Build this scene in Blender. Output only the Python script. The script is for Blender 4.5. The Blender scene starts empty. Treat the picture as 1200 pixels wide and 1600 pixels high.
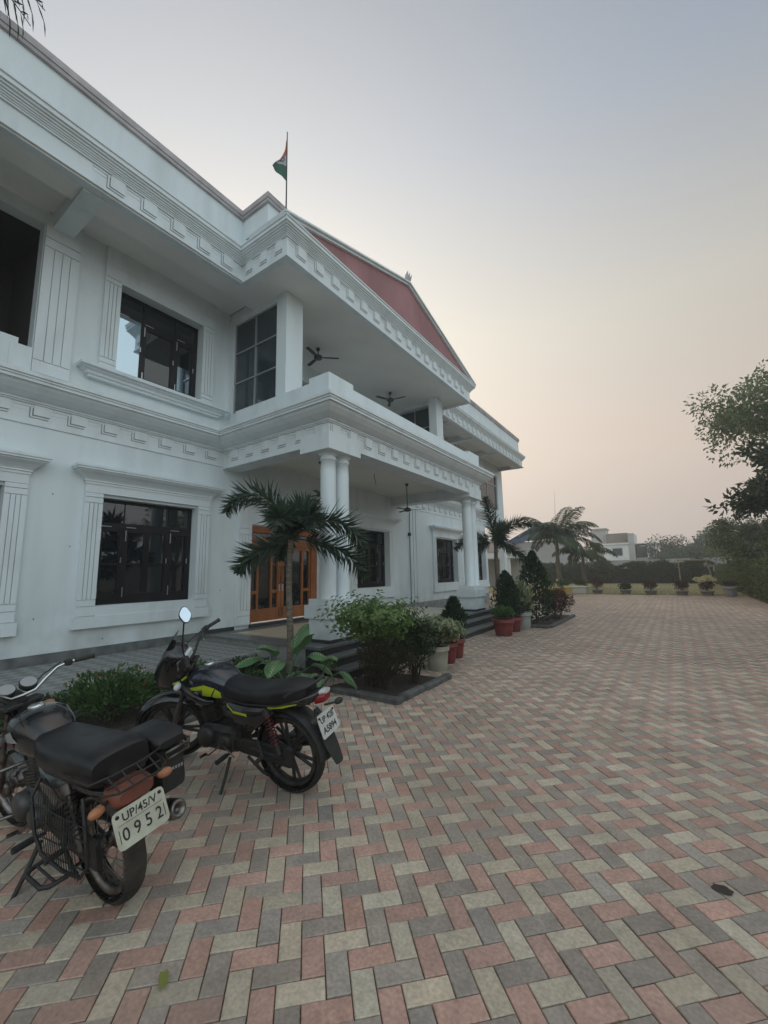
import bpy, math, random
from mathutils import Vector, Matrix, noise
S = bpy.context.scene
COL = S.collection
R = math.radians

# ---------------------------------------------------------------- camera
cd = bpy.data.cameras.new('camera')
cam = bpy.data.objects.new('camera', cd); COL.objects.link(cam)
cd.sensor_fit = 'VERTICAL'; cd.sensor_height = 36.0; cd.lens = 36.0 * 649.8354 / 1600.0
cd.clip_start = 0.05; cd.clip_end = 3000
YAW, PITCH, ROLL = 0.60227, 0.14602, -0.02016
fw = Vector((-math.sin(YAW)*math.cos(PITCH), math.cos(YAW)*math.cos(PITCH), math.sin(PITCH)))
rt = Vector((math.cos(YAW), math.sin(YAW), 0)); up = rt.cross(fw)
r2 = math.cos(ROLL)*rt + math.sin(ROLL)*up; u2 = -math.sin(ROLL)*rt + math.cos(ROLL)*up
cam.matrix_world = Matrix(((r2.x, u2.x, -fw.x, 0), (r2.y, u2.y, -fw.y, 0), (r2.z, u2.z, -fw.z, 1.65), (0, 0, 0, 1)))
S.camera = cam

# ---------------------------------------------------------------- sky, sun, exposure
SUN_AZ, SUN_EL = R(52), R(26)                       # azimuth left of +Y
sd = Vector((-math.sin(SUN_AZ)*math.cos(SUN_EL), math.cos(SUN_AZ)*math.cos(SUN_EL), math.sin(SUN_EL)))
W = bpy.data.worlds.new('World'); S.world = W; W.use_nodes = True
nt = W.node_tree; nt.nodes.clear()
def N(t, **k):
    n = nt.nodes.new(t)
    for a, b in k.items(): setattr(n, a, b)
    return n
L = nt.links.new
out = N('ShaderNodeOutputWorld'); bg = N('ShaderNodeBackground'); L(bg.outputs[0], out.inputs[0])
tc = N('ShaderNodeTexCoord'); sep = N('ShaderNodeSeparateXYZ'); L(tc.outputs['Generated'], sep.inputs[0])
ramp = N('ShaderNodeValToRGB'); L(sep.outputs['Z'], ramp.inputs[0])
cr = ramp.color_ramp; cr.elements[0].position = 0.0; cr.elements[0].color = (0.376, 0.309, 0.291, 1.000)
cr.elements[1].position = 1.0; cr.elements[1].color = (0.66, 0.59, 0.52, 1)  # zenith, out of view, brightened to lift the ground
for p, c in ((0.25, (0.448, 0.367, 0.313)), (0.5, (0.370, 0.359, 0.326)), (0.86, (0.122, 0.166, 0.236)), (0.75, (0.175, 0.222, 0.294))):
    e = cr.elements.new(p); e.color = (*c, 1)
def glow(power, direction):
    d = N('ShaderNodeVectorMath', operation='DOT_PRODUCT'); L(tc.outputs['Generated'], d.inputs[0]); d.inputs[1].default_value = direction
    m = N('ShaderNodeMath', operation='MAXIMUM'); L(d.outputs['Value'], m.inputs[0]); m.inputs[1].default_value = 0
    p = N('ShaderNodeMath', operation='POWER'); L(m.outputs[0], p.inputs[0]); p.inputs[1].default_value = power
    return p
g1 = glow(3, sd)
def addc(prev, g, c):
    m = N('ShaderNodeMix', data_type='RGBA', blend_type='ADD'); L(g.outputs[0], m.inputs['Factor'])
    L(prev, m.inputs['A']); m.inputs['B'].default_value = (*c, 1); return m.outputs['Result']
c1 = addc(ramp.outputs[0], g1, (0.453, 0.404, 0.328)); gb = glow(1.0, Vector((0.86, -0.48, 0.18)).normalized()); c1 = addc(c1, gb, (0.50, 0.68, 0.76))  # gb: added bluish brightness in the unseen sky behind, lifts the facade
sky = N('ShaderNodeTexSky', sky_type='NISHITA'); sky.sun_disc = False; sky.sun_elevation = SUN_EL; sky.sun_rotation = -SUN_AZ
sky.dust_density = 6; sky.air_density = 1.2; sky.altitude = 100
sc_ = N('ShaderNodeVectorMath', operation='SCALE'); L(sky.outputs[0], sc_.inputs[0]); sc_.inputs['Scale'].default_value = 0.08
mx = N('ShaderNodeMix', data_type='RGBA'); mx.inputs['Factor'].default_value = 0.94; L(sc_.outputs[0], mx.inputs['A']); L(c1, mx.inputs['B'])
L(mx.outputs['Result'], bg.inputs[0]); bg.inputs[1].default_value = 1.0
sl = bpy.data.lights.new('sun', 'SUN'); sl.energy = 0.5; sl.angle = R(14); sl.color = (1, 0.82, 0.62)
so = bpy.data.objects.new('sun', sl); COL.objects.link(so); so.rotation_euler = (-sd).to_track_quat('-Z', 'Y').to_euler()
VS = S.view_settings; VS.view_transform = 'Standard'; VS.look = 'None'; VS.exposure = 0.42; VS.gamma = 1; VS.use_curve_mapping = False
S.cycles.max_bounces = 6; S.cycles.volume_bounces = 1; S.cycles.transparent_max_bounces = 8
S.cycles.use_denoising = True

# ---------------------------------------------------------------- helpers
class MB:
    """collects geometry for ONE mesh object"""
    def __init__(s): s.v = []; s.f = []; s.m = []; s.sm = []
    def poly(s, pts, m=0, smooth=False):
        b = len(s.v); s.v += [tuple(p) for p in pts]; s.f.append(tuple(range(b, b+len(pts)))); s.m.append(m); s.sm.append(smooth)
    def grid(s, rows, m=0, smooth=True, closed=False):
        b = len(s.v); n = len(rows[0])
        for r in rows: s.v += [tuple(p) for p in r]
        for i in range(len(rows)-1):
            for j in range(n if closed else n-1):
                k = (j+1) % n
                s.f.append((b+i*n+j, b+i*n+k, b+(i+1)*n+k, b+(i+1)*n+j)); s.m.append(m); s.sm.append(smooth)
        return b
    def cap(s, ring, m=0, smooth=False): s.poly(ring, m, smooth)
    def loft(s, rings, m=0, smooth=True, caps=True):
        s.grid(rings, m, smooth, True)
        if caps: s.cap(list(reversed(rings[0])), m); s.cap(rings[-1], m)
    def box(s, x0, y0, z0, x1, y1, z1, m=0, mat=None):
        p = [Vector((x, y, z)) for z in (z0, z1) for x, y in ((x0, y0), (x1, y0), (x1, y1), (x0, y1))]
        if mat: p = [mat @ q for q in p]
        b = len(s.v); s.v += [tuple(q) for q in p]
        for f in ((3, 2, 1, 0), (4, 5, 6, 7), (0, 1, 5, 4), (1, 2, 6, 5), (2, 3, 7, 6), (3, 0, 4, 7)):
            s.f.append(tuple(b+i for i in f)); s.m.append(m); s.sm.append(False)
    def cbox(s, x0, y0, z0, x1, y1, z1, c=0.01, m=0, mat=None, smooth=False):
        """box with chamfered edges (rings in z)"""
        def ring(i, z):
            return [(x0+i+c, y0+i, z), (x1-i-c, y0+i, z), (x1-i, y0+i+c, z), (x1-i, y1-i-c, z), (x1-i-c, y1-i, z), (x0+i+c, y1-i, z), (x0+i, y1-i-c, z), (x0+i, y0+i+c, z)]
        rs = [ring(c, z0), ring(0, z0+c), ring(0, z1-c), ring(c, z1)]
        if mat: rs = [[mat @ Vector(p) for p in r] for r in rs]
        s.loft(rs, m, smooth)
    def tube(s, pts, r, n=8, m=0, caps=True, smooth=True, closed=False, flat=1.0):
        pts = [Vector(p) for p in pts]; k = len(pts)
        rr = r if isinstance(r, (list, tuple)) else [r]*k
        t0 = (pts[1]-pts[0]).normalized()
        ref = Vector((0, 0, 1)) if abs(t0.z) < 0.9 else Vector((1, 0, 0))
        a = t0.cross(ref).normalized(); rings = []
        for i in range(k):
            if closed: t = pts[(i+1) % k]-pts[i-1]
            else: t = pts[min(i+1, k-1)]-pts[max(i-1, 0)]
            t = t.normalized() if t.length > 1e-9 else t0
            a = a-t*a.dot(t)
            a = a.normalized() if a.length > 1e-6 else t.orthogonal().normalized()
            b = t.cross(a)
            rings.append([pts[i]+(a*math.cos(2*math.pi*j/n)+b*math.sin(2*math.pi*j/n)*flat)*rr[i] for j in range(n)])
        if closed: rings.append(rings[0]); s.loft(rings, m, smooth, False)
        else: s.loft(rings, m, smooth, caps)
    def lathe(s, prof, c=(0, 0, 0), axis=(0, 0, 1), n=16, m=0, smooth=True, caps=True):
        ax = Vector(axis).normalized(); a = ax.orthogonal().normalized(); b = ax.cross(a); c = Vector(c)
        s.loft([[c+ax*z+(a*math.cos(2*math.pi*j/n)+b*math.sin(2*math.pi*j/n))*max(r, 1e-4) for j in range(n)] for r, z in prof], m, smooth, caps)
    def sweep(s, prof, path, m=0, ends=True, smooth=False):
        """profile [(outward, z)] along an XY path; outward is to the right of travel, mitred"""
        P = [Vector((p[0], p[1])) for p in path]; rows = []
        for i, p in enumerate(P):
            ds = []
            if i > 0: ds.append((p-P[i-1]).normalized())
            if i < len(P)-1: ds.append((P[i+1]-p).normalized())
            ns = [Vector((d.y, -d.x)) for d in ds]
            if len(ns) == 2:
                q = ns[0]+ns[1]; nn = q/(1+ns[0].dot(ns[1]))
            else: nn = ns[0]
            rows.append([(p.x+nn.x*o, p.y+nn.y*o, z) for o, z in prof])
        s.grid(rows, m, smooth)
        if ends: s.poly(rows[0], m); s.poly(list(reversed(rows[-1])), m)
    def ell(s, c, r, n=10, m=0, mat=None):
        rows = []
        for i in range(n+1):
            t = math.pi*i/n; rows.append([Vector((math.sin(t)*math.cos(2*math.pi*j/(2*n))*r[0], math.sin(t)*math.sin(2*math.pi*j/(2*n))*r[1], math.cos(t)*r[2])) for j in range(2*n)])
        c = Vector(c)
        rows = [[c+(mat @ p if mat else p) for p in r_] for r_ in rows]
        s.grid(rows, m, True, True)
    def leaf(s, p, d, nrm, ln, w, m=0, fold=0.25, droop=0.0):
        d = d.normalized(); sd_ = d.cross(nrm)
        sd_ = sd_.normalized() if sd_.length > 1e-5 else d.orthogonal().normalized()
        n_ = sd_.cross(d)
        mid = p+d*ln*0.45; tip = p+d*ln-n_*ln*droop
        b = len(s.v); s.v += [tuple(p), tuple(mid+sd_*w*0.5+n_*w*fold), tuple(tip), tuple(mid-sd_*w*0.5+n_*w*fold)]
        s.f += [(b, b+1, b+2), (b, b+2, b+3)]; s.m += [m, m]; s.sm += [False, False]
    def add(s, other, mat):
        b = len(s.v); s.v += [tuple(mat @ Vector(p)) for p in other.v]; s.f += [tuple(b+i for i in f) for f in other.f]; s.m += other.m; s.sm += other.sm
    def build(s, name, mats, parent=None, off=None, loc=None, bevel=0):
        me = bpy.data.meshes.new(name)
        o_ = Vector(off) if off is not None else Vector((0, 0, 0))
        me.from_pydata([(a-o_.x, b-o_.y, c-o_.z) for a, b, c in s.v] if off is not None else s.v, [], s.f)
        if not isinstance(mats, (list, tuple)): mats = [mats]
        for q in mats: me.materials.append(q)
        me.polygons.foreach_set('material_index', s.m); me.polygons.foreach_set('use_smooth', s.sm)
        me.update()
        o = bpy.data.objects.new(name, me); COL.objects.link(o)
        if parent: o.parent = parent
        if loc is not None: o.location = loc
        if bevel:
            bm = o.modifiers.new('bevel', 'BEVEL'); bm.width = bevel; bm.segments = 2; bm.limit_method = 'ANGLE'; bm.angle_limit = R(40)
        return o

def tag(o, label=None, cat=None, group=None, kind=None):
    if label: o['label'] = label
    if cat: o['category'] = cat
    if group: o['group'] = group
    if kind: o['kind'] = kind
    return o
def empty(name, loc, rot=(0, 0, 0)):
    o = bpy.data.objects.new(name, None); COL.objects.link(o); o.location = loc; o.rotation_euler = rot; o.empty_display_size = 0.2
    return o
def copy_tree(o, parent=None):
    c = o.copy(); COL.objects.link(c)
    if parent: c.parent = parent
    for ch in [q for q in list(bpy.data.objects) if q.parent == o]: copy_tree(ch, c)
    return c
def vnoise(x, y, z=0.0): return noise.noise(Vector((x, y, z)))

# ---------------------------------------------------------------- materials
def mat(name, col, rough=0.6, metal=0.0, col2=None, scale=3.0, detail=6, bump=0.0, bscale=40.0, spec=0.5, island=None, trans=0.0, coat=0.0, stretch=None, rough2=None, low=0.35, high=0.65):
    m = bpy.data.materials.new(name); m.use_nodes = True; t = m.node_tree; b = t.nodes['Principled BSDF']
    b.inputs['Base Color'].default_value = (*col, 1); b.inputs['Roughness'].default_value = rough; b.inputs['Metallic'].default_value = metal
    b.inputs['Specular IOR Level'].default_value = spec
    if coat: b.inputs['Coat Weight'].default_value = coat; b.inputs['Coat Roughness'].default_value = 0.08
    tc = t.nodes.new('ShaderNodeTexCoord'); cur = None
    if col2 is not None or rough2 is not None:
        nz = t.nodes.new('ShaderNodeTexNoise'); nz.inputs['Scale'].default_value = scale; nz.inputs['Detail'].default_value = detail
        if stretch:
            mp = t.nodes.new('ShaderNodeMapping'); mp.inputs['Scale'].default_value = stretch; t.links.new(tc.outputs['Object'], mp.inputs[0]); t.links.new(mp.outputs[0], nz.inputs[0])
        else: t.links.new(tc.outputs['Object'], nz.inputs[0])
        rp = t.nodes.new('ShaderNodeMapRange'); rp.inputs['From Min'].default_value = low; rp.inputs['From Max'].default_value = high
        t.links.new(nz.outputs['Fac'], rp.inputs['Value'])
        if col2 is not None:
            mx = t.nodes.new('ShaderNodeMix'); mx.data_type = 'RGBA'; mx.inputs['A'].default_value = (*col, 1); mx.inputs['B'].default_value = (*col2, 1)
            t.links.new(rp.outputs[0], mx.inputs['Factor']); cur = mx.outputs['Result']
        if rough2 is not None:
            mr = t.nodes.new('ShaderNodeMix'); mr.inputs['A'].default_value = rough; mr.inputs['B'].default_value = rough2
            t.links.new(rp.outputs[0], mr.inputs['Factor']); t.links.new(mr.outputs['Result'], b.inputs['Roughness'])
    if island is not None:
        g = t.nodes.new('ShaderNodeNewGeometry'); mx = t.nodes.new('ShaderNodeMix'); mx.data_type = 'RGBA'
        t.links.new(g.outputs['Random Per Island'], mx.inputs['Factor'])
        if cur: t.links.new(cur, mx.inputs['A'])
        else: mx.inputs['A'].default_value = (*col, 1)
        mx.inputs['B'].default_value = (*island, 1); cur = mx.outputs['Result']
    if cur: t.links.new(cur, b.inputs['Base Color'])
    if bump:
        nb = t.nodes.new('ShaderNodeTexNoise'); nb.inputs['Scale'].default_value = bscale; nb.inputs['Detail'].default_value = 4; t.links.new(tc.outputs['Object'], nb.inputs[0])
        bp = t.nodes.new('ShaderNodeBump'); bp.inputs['Strength'].default_value = bump; bp.inputs['Distance'].default_value = 0.02
        t.links.new(nb.outputs['Fac'], bp.inputs['Height']); t.links.new(bp.outputs[0], b.inputs['Normal'])
    if trans:
        tr = t.nodes.new('ShaderNodeBsdfTranslucent'); ms = t.nodes.new('ShaderNodeMixShader'); ms.inputs[0].default_value = trans
        if cur: t.links.new(cur, tr.inputs[0])
        else: tr.inputs[0].default_value = (*col, 1)
        o = t.nodes['Material Output']; t.links.new(b.outputs[0], ms.inputs[1]); t.links.new(tr.outputs[0], ms.inputs[2]); t.links.new(ms.outputs[0], o.inputs[0])
    return m

M = {}
M['white'] = mat('white_paint', (0.71, 0.77, 0.79), 0.55, col2=(0.57, 0.62, 0.63), scale=1.6, stretch=(1.6, 1.6, 0.28), low=0.48, high=0.86, bump=0.10, bscale=18)
M['white_trim'] = mat('white_trim_paint', (0.71, 0.765, 0.785), 0.5, col2=(0.58, 0.61, 0.615), scale=2.2, stretch=(1.5, 1.5, 0.5), bump=0.05, bscale=40, low=0.5, high=0.85)
M['ceiling'] = mat('ceiling_paint', (0.80, 0.80, 0.77), 0.7, col2=(0.74, 0.74, 0.71), scale=1.0)
M['groove'] = mat('groove_dirt', (0.20, 0.205, 0.205), 0.9, col2=(0.36, 0.37, 0.37), scale=4)
M['dirt'] = mat('stained_coping', (0.50, 0.46, 0.47), 0.7, col2=(0.34, 0.31, 0.315), scale=3.0)
M['red'] = mat('gable_red_paint', (0.40, 0.20, 0.205), 0.8, col2=(0.31, 0.15, 0.155), scale=1.2, stretch=(1, 1, 0.4))
M['glass'] = mat('dark_glass', (0.010, 0.013, 0.016), 0.03, spec=1.0, bump=0.02, bscale=1.2)
M['glass_blue'] = mat('tinted_glass', (0.035, 0.05, 0.06), 0.05, spec=0.6, bump=0.015, bscale=1.2)
M['dark_wood'] = mat('dark_window_frame', (0.010, 0.009, 0.011), 0.4, col2=(0.016, 0.013, 0.014), spec=0.3, scale=4)
M['wood'] = mat('teak_wood', (0.33, 0.115, 0.035), 0.4, col2=(0.24, 0.075, 0.022), scale=3, stretch=(6, 6, 0.6), bump=0.05)
M['steel'] = mat('steel', (0.55, 0.56, 0.57), 0.3, 1.0)
M['glass_reflect'] = mat('reflective_glass', (0.50, 0.60, 0.68), 0.03, 0.95, bump=0.01, bscale=1.0)
M['alu'] = mat('aluminium_frame', (0.45, 0.47, 0.48), 0.4, 0.6)
M['granite'] = mat('black_granite', (0.022, 0.024, 0.026), 0.25, col2=(0.06, 0.06, 0.065), scale=60)
M['granite_grey'] = mat('grey_granite_tread', (0.17, 0.18, 0.17), 0.4, col2=(0.11, 0.115, 0.115), scale=30)
M['tile'] = mat('porch_tile', (0.60, 0.52, 0.40), 0.3, col2=(0.52, 0.45, 0.35), scale=3)
M['iron'] = mat('dark_iron', (0.03, 0.03, 0.032), 0.5)
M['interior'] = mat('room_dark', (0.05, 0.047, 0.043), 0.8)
M['soil'] = mat('garden_soil', (0.050, 0.038, 0.028), 0.95, col2=(0.028, 0.022, 0.017), scale=14, bump=0.8, bscale=30)
M['stone'] = mat('kerb_stone', (0.12, 0.12, 0.112), 0.85, col2=(0.055, 0.052, 0.048), scale=6, bump=0.5, bscale=25)
M['concrete'] = mat('concrete', (0.30, 0.30, 0.285), 0.85, col2=(0.2, 0.2, 0.19), scale=5, bump=0.3)

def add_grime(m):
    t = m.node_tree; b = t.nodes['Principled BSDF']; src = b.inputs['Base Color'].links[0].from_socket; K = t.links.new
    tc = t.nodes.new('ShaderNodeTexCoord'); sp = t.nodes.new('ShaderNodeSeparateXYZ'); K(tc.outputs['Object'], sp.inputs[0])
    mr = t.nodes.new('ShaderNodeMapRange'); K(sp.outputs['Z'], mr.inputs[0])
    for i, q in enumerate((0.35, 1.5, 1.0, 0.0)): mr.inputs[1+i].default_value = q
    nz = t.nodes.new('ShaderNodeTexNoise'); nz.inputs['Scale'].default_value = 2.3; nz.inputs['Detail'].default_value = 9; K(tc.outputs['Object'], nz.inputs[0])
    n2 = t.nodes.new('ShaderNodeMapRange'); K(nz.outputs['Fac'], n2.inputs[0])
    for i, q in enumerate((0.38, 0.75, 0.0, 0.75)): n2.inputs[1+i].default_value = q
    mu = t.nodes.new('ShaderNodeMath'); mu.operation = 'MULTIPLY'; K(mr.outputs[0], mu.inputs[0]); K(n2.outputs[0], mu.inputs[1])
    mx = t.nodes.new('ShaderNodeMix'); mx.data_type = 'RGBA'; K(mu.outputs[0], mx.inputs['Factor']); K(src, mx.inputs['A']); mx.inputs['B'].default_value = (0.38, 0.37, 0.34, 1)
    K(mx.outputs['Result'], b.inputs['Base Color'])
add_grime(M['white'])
# ---------------------------------------------------------------- the ground
def ground_sheet(name, x0, y0, x1, y1, z, m, kind='structure', n=1):
    b = MB()
    xs = [x0+(x1-x0)*i/n for i in range(n+1)]; ys = [y0+(y1-y0)*i/n for i in range(n+1)]
    b.grid([[(x, y, z) for x in xs] for y in ys], smooth=False)
    return tag(b.build(name, m), kind=kind)
M['earth'] = mat('dry_earth', (0.16, 0.135, 0.09), 0.95, col2=(0.10, 0.10, 0.05), scale=0.12)
ground_sheet('ground', -900, -900, 900, 900, -0.05, M['earth'])
M['mortar'] = mat('sand_joint', (0.15, 0.125, 0.10), 0.95, col2=(0.08, 0.066, 0.056), scale=20)
ground_sheet('pavement_bed', -13, -6, 3.25, 30.75, -0.018, M['mortar'])

def brick_mat():
    m = bpy.data.materials.new('paver'); m.use_nodes = True; t = m.node_tree; b = t.nodes['Principled BSDF']; LK = t.links.new
    at = t.nodes.new('ShaderNodeAttribute'); at.attribute_name = 'tone'; at.attribute_type = 'GEOMETRY'
    tc = t.nodes.new('ShaderNodeTexCoord')
    def nz(sc, d=5):
        n = t.nodes.new('ShaderNodeTexNoise'); n.inputs['Scale'].default_value = sc; n.inputs['Detail'].default_value = d; LK(tc.outputs['Object'], n.inputs[0]); return n.outputs['Fac']
    def rng(v, a, b_, c, d):
        r = t.nodes.new('ShaderNodeMapRange'); LK(v, r.inputs[0])
        for i, q in enumerate((a, b_, c, d)): r.inputs[1+i].default_value = q
        return r.outputs[0]
    def mul(c, f):
        x = t.nodes.new('ShaderNodeVectorMath'); x.operation = 'SCALE'; LK(c, x.inputs[0]); LK(f, x.inputs['Scale']); return x.outputs[0]
    c = mul(at.outputs['Color'], rng(nz(55, 8), 0.3, 0.7, 0.80, 1.18)); c = mul(c, rng(nz(12, 6), 0.3, 0.72, 1.10, 0.86)); c = mul(c, rng(nz(2.6), 0.35, 0.7, 1.08, 0.88))
    mx = t.nodes.new('ShaderNodeMix'); mx.data_type = 'RGBA'; LK(c, mx.inputs['A']); mx.inputs['B'].default_value = (0.25, 0.20, 0.155, 1)
    LK(rng(nz(0.8, 10), 0.44, 0.70, 0.0, 0.5), mx.inputs['Factor'])
    LK(mx.outputs['Result'], b.inputs['Base Color'])
    LK(rng(nz(9), 0.3, 0.7, 0.5, 0.75), b.inputs['Roughness']); b.inputs['Specular IOR Level'].default_value = 0.55
    bp = t.nodes.new('ShaderNodeBump'); bp.inputs['Strength'].default_value = 0.25; bp.inputs['Distance'].default_value = 0.01
    LK(nz(90), bp.inputs['Height']); LK(bp.outputs[0], b.inputs['Normal'])
    return m
def in_pave(x, y):
    if y > 30.6 or y < -2.2 or x > 3.15: return False
    if x < -4.85 and y < 14.9 : return False
    if -4.42 < x and x < -3.14 and 4.7 < y < 6.15: return False
    return True
def pavers():
    w = 0.1; b = MB(); tone = []; rnd = random.Random(4); c45 = math.sqrt(0.5)
    u0, v0 = 1.685, 1.863                     # centre of one pale brick: cells (0,0),(1,0)
    tones = ((0.50, 0.425, 0.325), (0.465, 0.285, 0.228), (0.338, 0.285, 0.243))
    def put(i, j, hor):
        if hor: lu, hu, lv, hv = i, i+2, j, j+1; col = (2*i+j) % 3
        else: lu, hu, lv, hv = i, i+1, j, j+2; col = (2*i+j+1) % 3
        U0, U1 = u0+(lu-1)*w, u0+(hu-1)*w; V0, V1 = v0+(lv-0.5)*w, v0+(hv-0.5)*w
        cu, cv = (U0+U1)/2, (V0+V1)/2
        x, y = (cu-cv)*c45, (cu+cv)*c45
        if not in_pave(x, y): return
        near = y < 9
        g = 0.0022; ch = 0.0035; dz = rnd.uniform(-0.0022, 0.0022); tx, ty = rnd.uniform(-0.012, 0.012), rnd.uniform(-0.012, 0.012); rot = rnd.uniform(-0.012, 0.012)
        def P(a, c_, z):
            da, dc = a-cu, c_-cv; a2, c2 = cu+da-dc*rot, cv+dc+da*rot
            return ((a2-c2)*c45, (a2+c2)*c45, z+dz+tx*da+ty*dc)
        top = [P(U0+g+ch, V0+g+ch, 0), P(U1-g-ch, V0+g+ch, 0), P(U1-g-ch, V1-g-ch, 0), P(U0+g+ch, V1-g-ch, 0)]
        n0 = len(b.f)
        if near:
            mid = [P(U0+g, V0+g, -ch), P(U1-g, V0+g, -ch), P(U1-g, V1-g, -ch), P(U0+g, V1-g, -ch)]
            low = [(p[0], p[1], -0.02) for p in mid]
            b.grid([low, mid, top], smooth=False, closed=True)
        b.poly(top)
        k = rnd.gauss(1, 0.09); h = rnd.gauss(0, 0.014); c = tones[col]
        t = (c[0]*k*(1+h), c[1]*k, c[2]*k*(1-h))
        tone.extend([t]*(len(b.f)-n0))
    for i in range(-160, 340):
        for j in range(-160, 340):
            # skip fast outside
            cu, cv = u0+i*w, v0+j*w
            y = (cu+cv)*c45; x = (cu-cv)*c45
            if y < -2.5 or y > 31 or x < -13 or x > 3.4: continue
            if x < -4.9 and y < 14.5: continue
            s = (i+j) % 4
            if s == 0: put(i, j, True)
            elif s == 2: put(i, j, False)
    o = b.build('pavement', brick_mat())
    at = o.data.attributes.new('tone', 'FLOAT_COLOR', 'FACE')
    flat = []
    for t in tone: flat += [t[0], t[1], t[2], 1.0]
    at.data.foreach_set('color', flat)
    tag(o, kind='structure')
pavers()

# lawn, with a few hundred thousand blades avoided: short blades in one mesh
M['lawn'] = mat('lawn_turf', (0.17, 0.165, 0.065), 0.95, col2=(0.25, 0.21, 0.10), scale=0.5, bump=0.6, bscale=60)
ground_sheet('lawn', -16, 30.75, 9, 57.5, -0.01, M['lawn'])
def blades():
    b = MB(); r = random.Random(7)
    for k in range(16000):
        y = 30.9+25*r.random()**1.7; x = r.uniform(-13, 4.2)
        a = r.uniform(0, 6.28); h = r.uniform(0.025, 0.07); p = Vector((x, y, -0.01)); d = Vector((math.cos(a)*0.5, math.sin(a)*0.5, 1))
        b.leaf(p, d, Vector((math.sin(a), -math.cos(a), 0.1)), h, 0.02)
    return b
M['grass'] = mat('grass_blade', (0.16, 0.175, 0.065), 0.8, island=(0.28, 0.24, 0.12), trans=0.2)
tag(blades().build('grass', M['grass']), 'short dry yellow green grass on the lawn beyond the paving', 'grass', kind='stuff')

# raised tiled walkway along the wall, with its kerb, and the planting bed in front of it
def walk_mat():
    m = bpy.data.materials.new('walk_tile'); m.use_nodes = True; t = m.node_tree; b = t.nodes['Principled BSDF']; LK = t.links.new
    tc = t.nodes.new('ShaderNodeTexCoord'); ck = t.nodes.new('ShaderNodeTexChecker'); ck.inputs['Scale'].default_value = 6.6
    mp = t.nodes.new('ShaderNodeMapping'); mp.inputs['Rotation'].default_value = (0, 0, R(45)); LK(tc.outputs['Object'], mp.inputs[0]); LK(mp.outputs[0], ck.inputs[0])
    ck.inputs['Color1'].default_value = (0.30, 0.30, 0.285, 1); ck.inputs['Color2'].default_value = (0.19, 0.19, 0.185, 1)
    nz = t.nodes.new('ShaderNodeTexNoise'); nz.inputs['Scale'].default_value = 5; LK(tc.outputs['Object'], nz.inputs[0])
    mx = t.nodes.new('ShaderNodeMix'); mx.data_type = 'RGBA'; mx.blend_type = 'MULTIPLY'; mx.inputs['Factor'].default_value = 0.6
    LK(ck.outputs[0], mx.inputs['A']); LK(nz.outputs['Color'], mx.inputs['B']); mx.inputs['B'].default_value = (1, 1, 1, 1)
    rp = t.nodes.new('ShaderNodeMapRange'); LK(nz.outputs['Fac'], rp.inputs[0]); rp.inputs[3].default_value = 0.8; rp.inputs[4].default_value = 1.1
    sc = t.nodes.new('ShaderNodeVectorMath'); sc.operation = 'SCALE'; LK(ck.outputs[0], sc.inputs[0]); LK(rp.outputs[0], sc.inputs['Scale'])
    LK(sc.outputs[0], b.inputs['Base Color']); b.inputs['Roughness'].default_value = 0.6
    return m
b = MB(); b.box(-8.34, -6, -0.04, -6.22, 5.30, 0.345); tag(b.build('walkway', walk_mat()), kind='structure')
b = MB(); b.cbox(-6.216, -6, -0.04, -6.08, 5.2, 0.352, 0.012); tag(b.build('walkway_kerb', M['concrete']), kind='structure')
b = MB()
rows = []
for i in range(40):
    y = -6+i*0.29
    rows.append([(x, y, 0.05+0.05*vnoise(x*2, y*2)+(0.03 if -6.0 < x < -4.95 else -0.09)) for x in [-6.075+1.26*k/8 for k in range(9)]])
b.grid(rows); tag(b.build('planting_bed_soil', M['soil']), kind='structure')
b = MB(); b.cbox(-4.84, -6, -0.04, -4.74, 4.68, 0.045, 0.01); tag(b.build('bed_kerb', M['stone']), kind='structure')
# corner bed by the steps: soil and a rim of rough stones
b = MB(); rows = []
for i in range(10):
    y = 4.72+i*0.155
    rows.append([(x, y, 0.0+0.03*vnoise(x*4, y*4)) for x in [-4.4+1.26*k/8 for k in range(9)]])
b.grid(rows); tag(b.build('corner_bed_soil', M['soil']), kind='structure')
b = MB()
b.cbox(-4.2, 4.63, -0.03, -3.75, 4.75, 0.07, 0.02); b.cbox(-3.742, 4.625, -0.03, -3.02, 4.745, 0.075, 0.022)
b.cbox(-3.15, 4.75, -0.03, -3.035, 5.36, 0.08, 0.022); b.cbox(-3.14, 5.37, -0.03, -3.02, 6.2, 0.075, 0.022)
o = b.build('stone_edging', M['stone']); tag(o, 'low rough dark stone edging around the corner shrub bed by the steps', 'edging')

M['litter'] = mat('dry_leaf_litter', (0.10, 0.075, 0.045), 0.9, island=(0.20, 0.16, 0.085))
b = MB(); r = random.Random(11)
for k in range(150):
    q = r.random()
    if q < 0.5: x, y = r.uniform(-3.0, -2.4), r.uniform(4.2, 8.2)
    elif q < 0.75: x, y = r.uniform(-4.6, -3.0), r.uniform(3.2, 4.6)
    else: x, y = r.uniform(-2.5, 3), r.uniform(1.0, 14)
    a = r.uniform(0, 6.28); b.leaf(Vector((x, y, 0.006)), Vector((math.cos(a), math.sin(a), 0.05)), Vector((0, 0, 1)), r.uniform(0.015, 0.05), r.uniform(0.008, 0.02), 0, 0.2, 0.0)
tag(b.build('leaf_litter', M['litter']), 'small dry leaf crumbs scattered on the paving near the beds', 'litter', kind='stuff')
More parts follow.
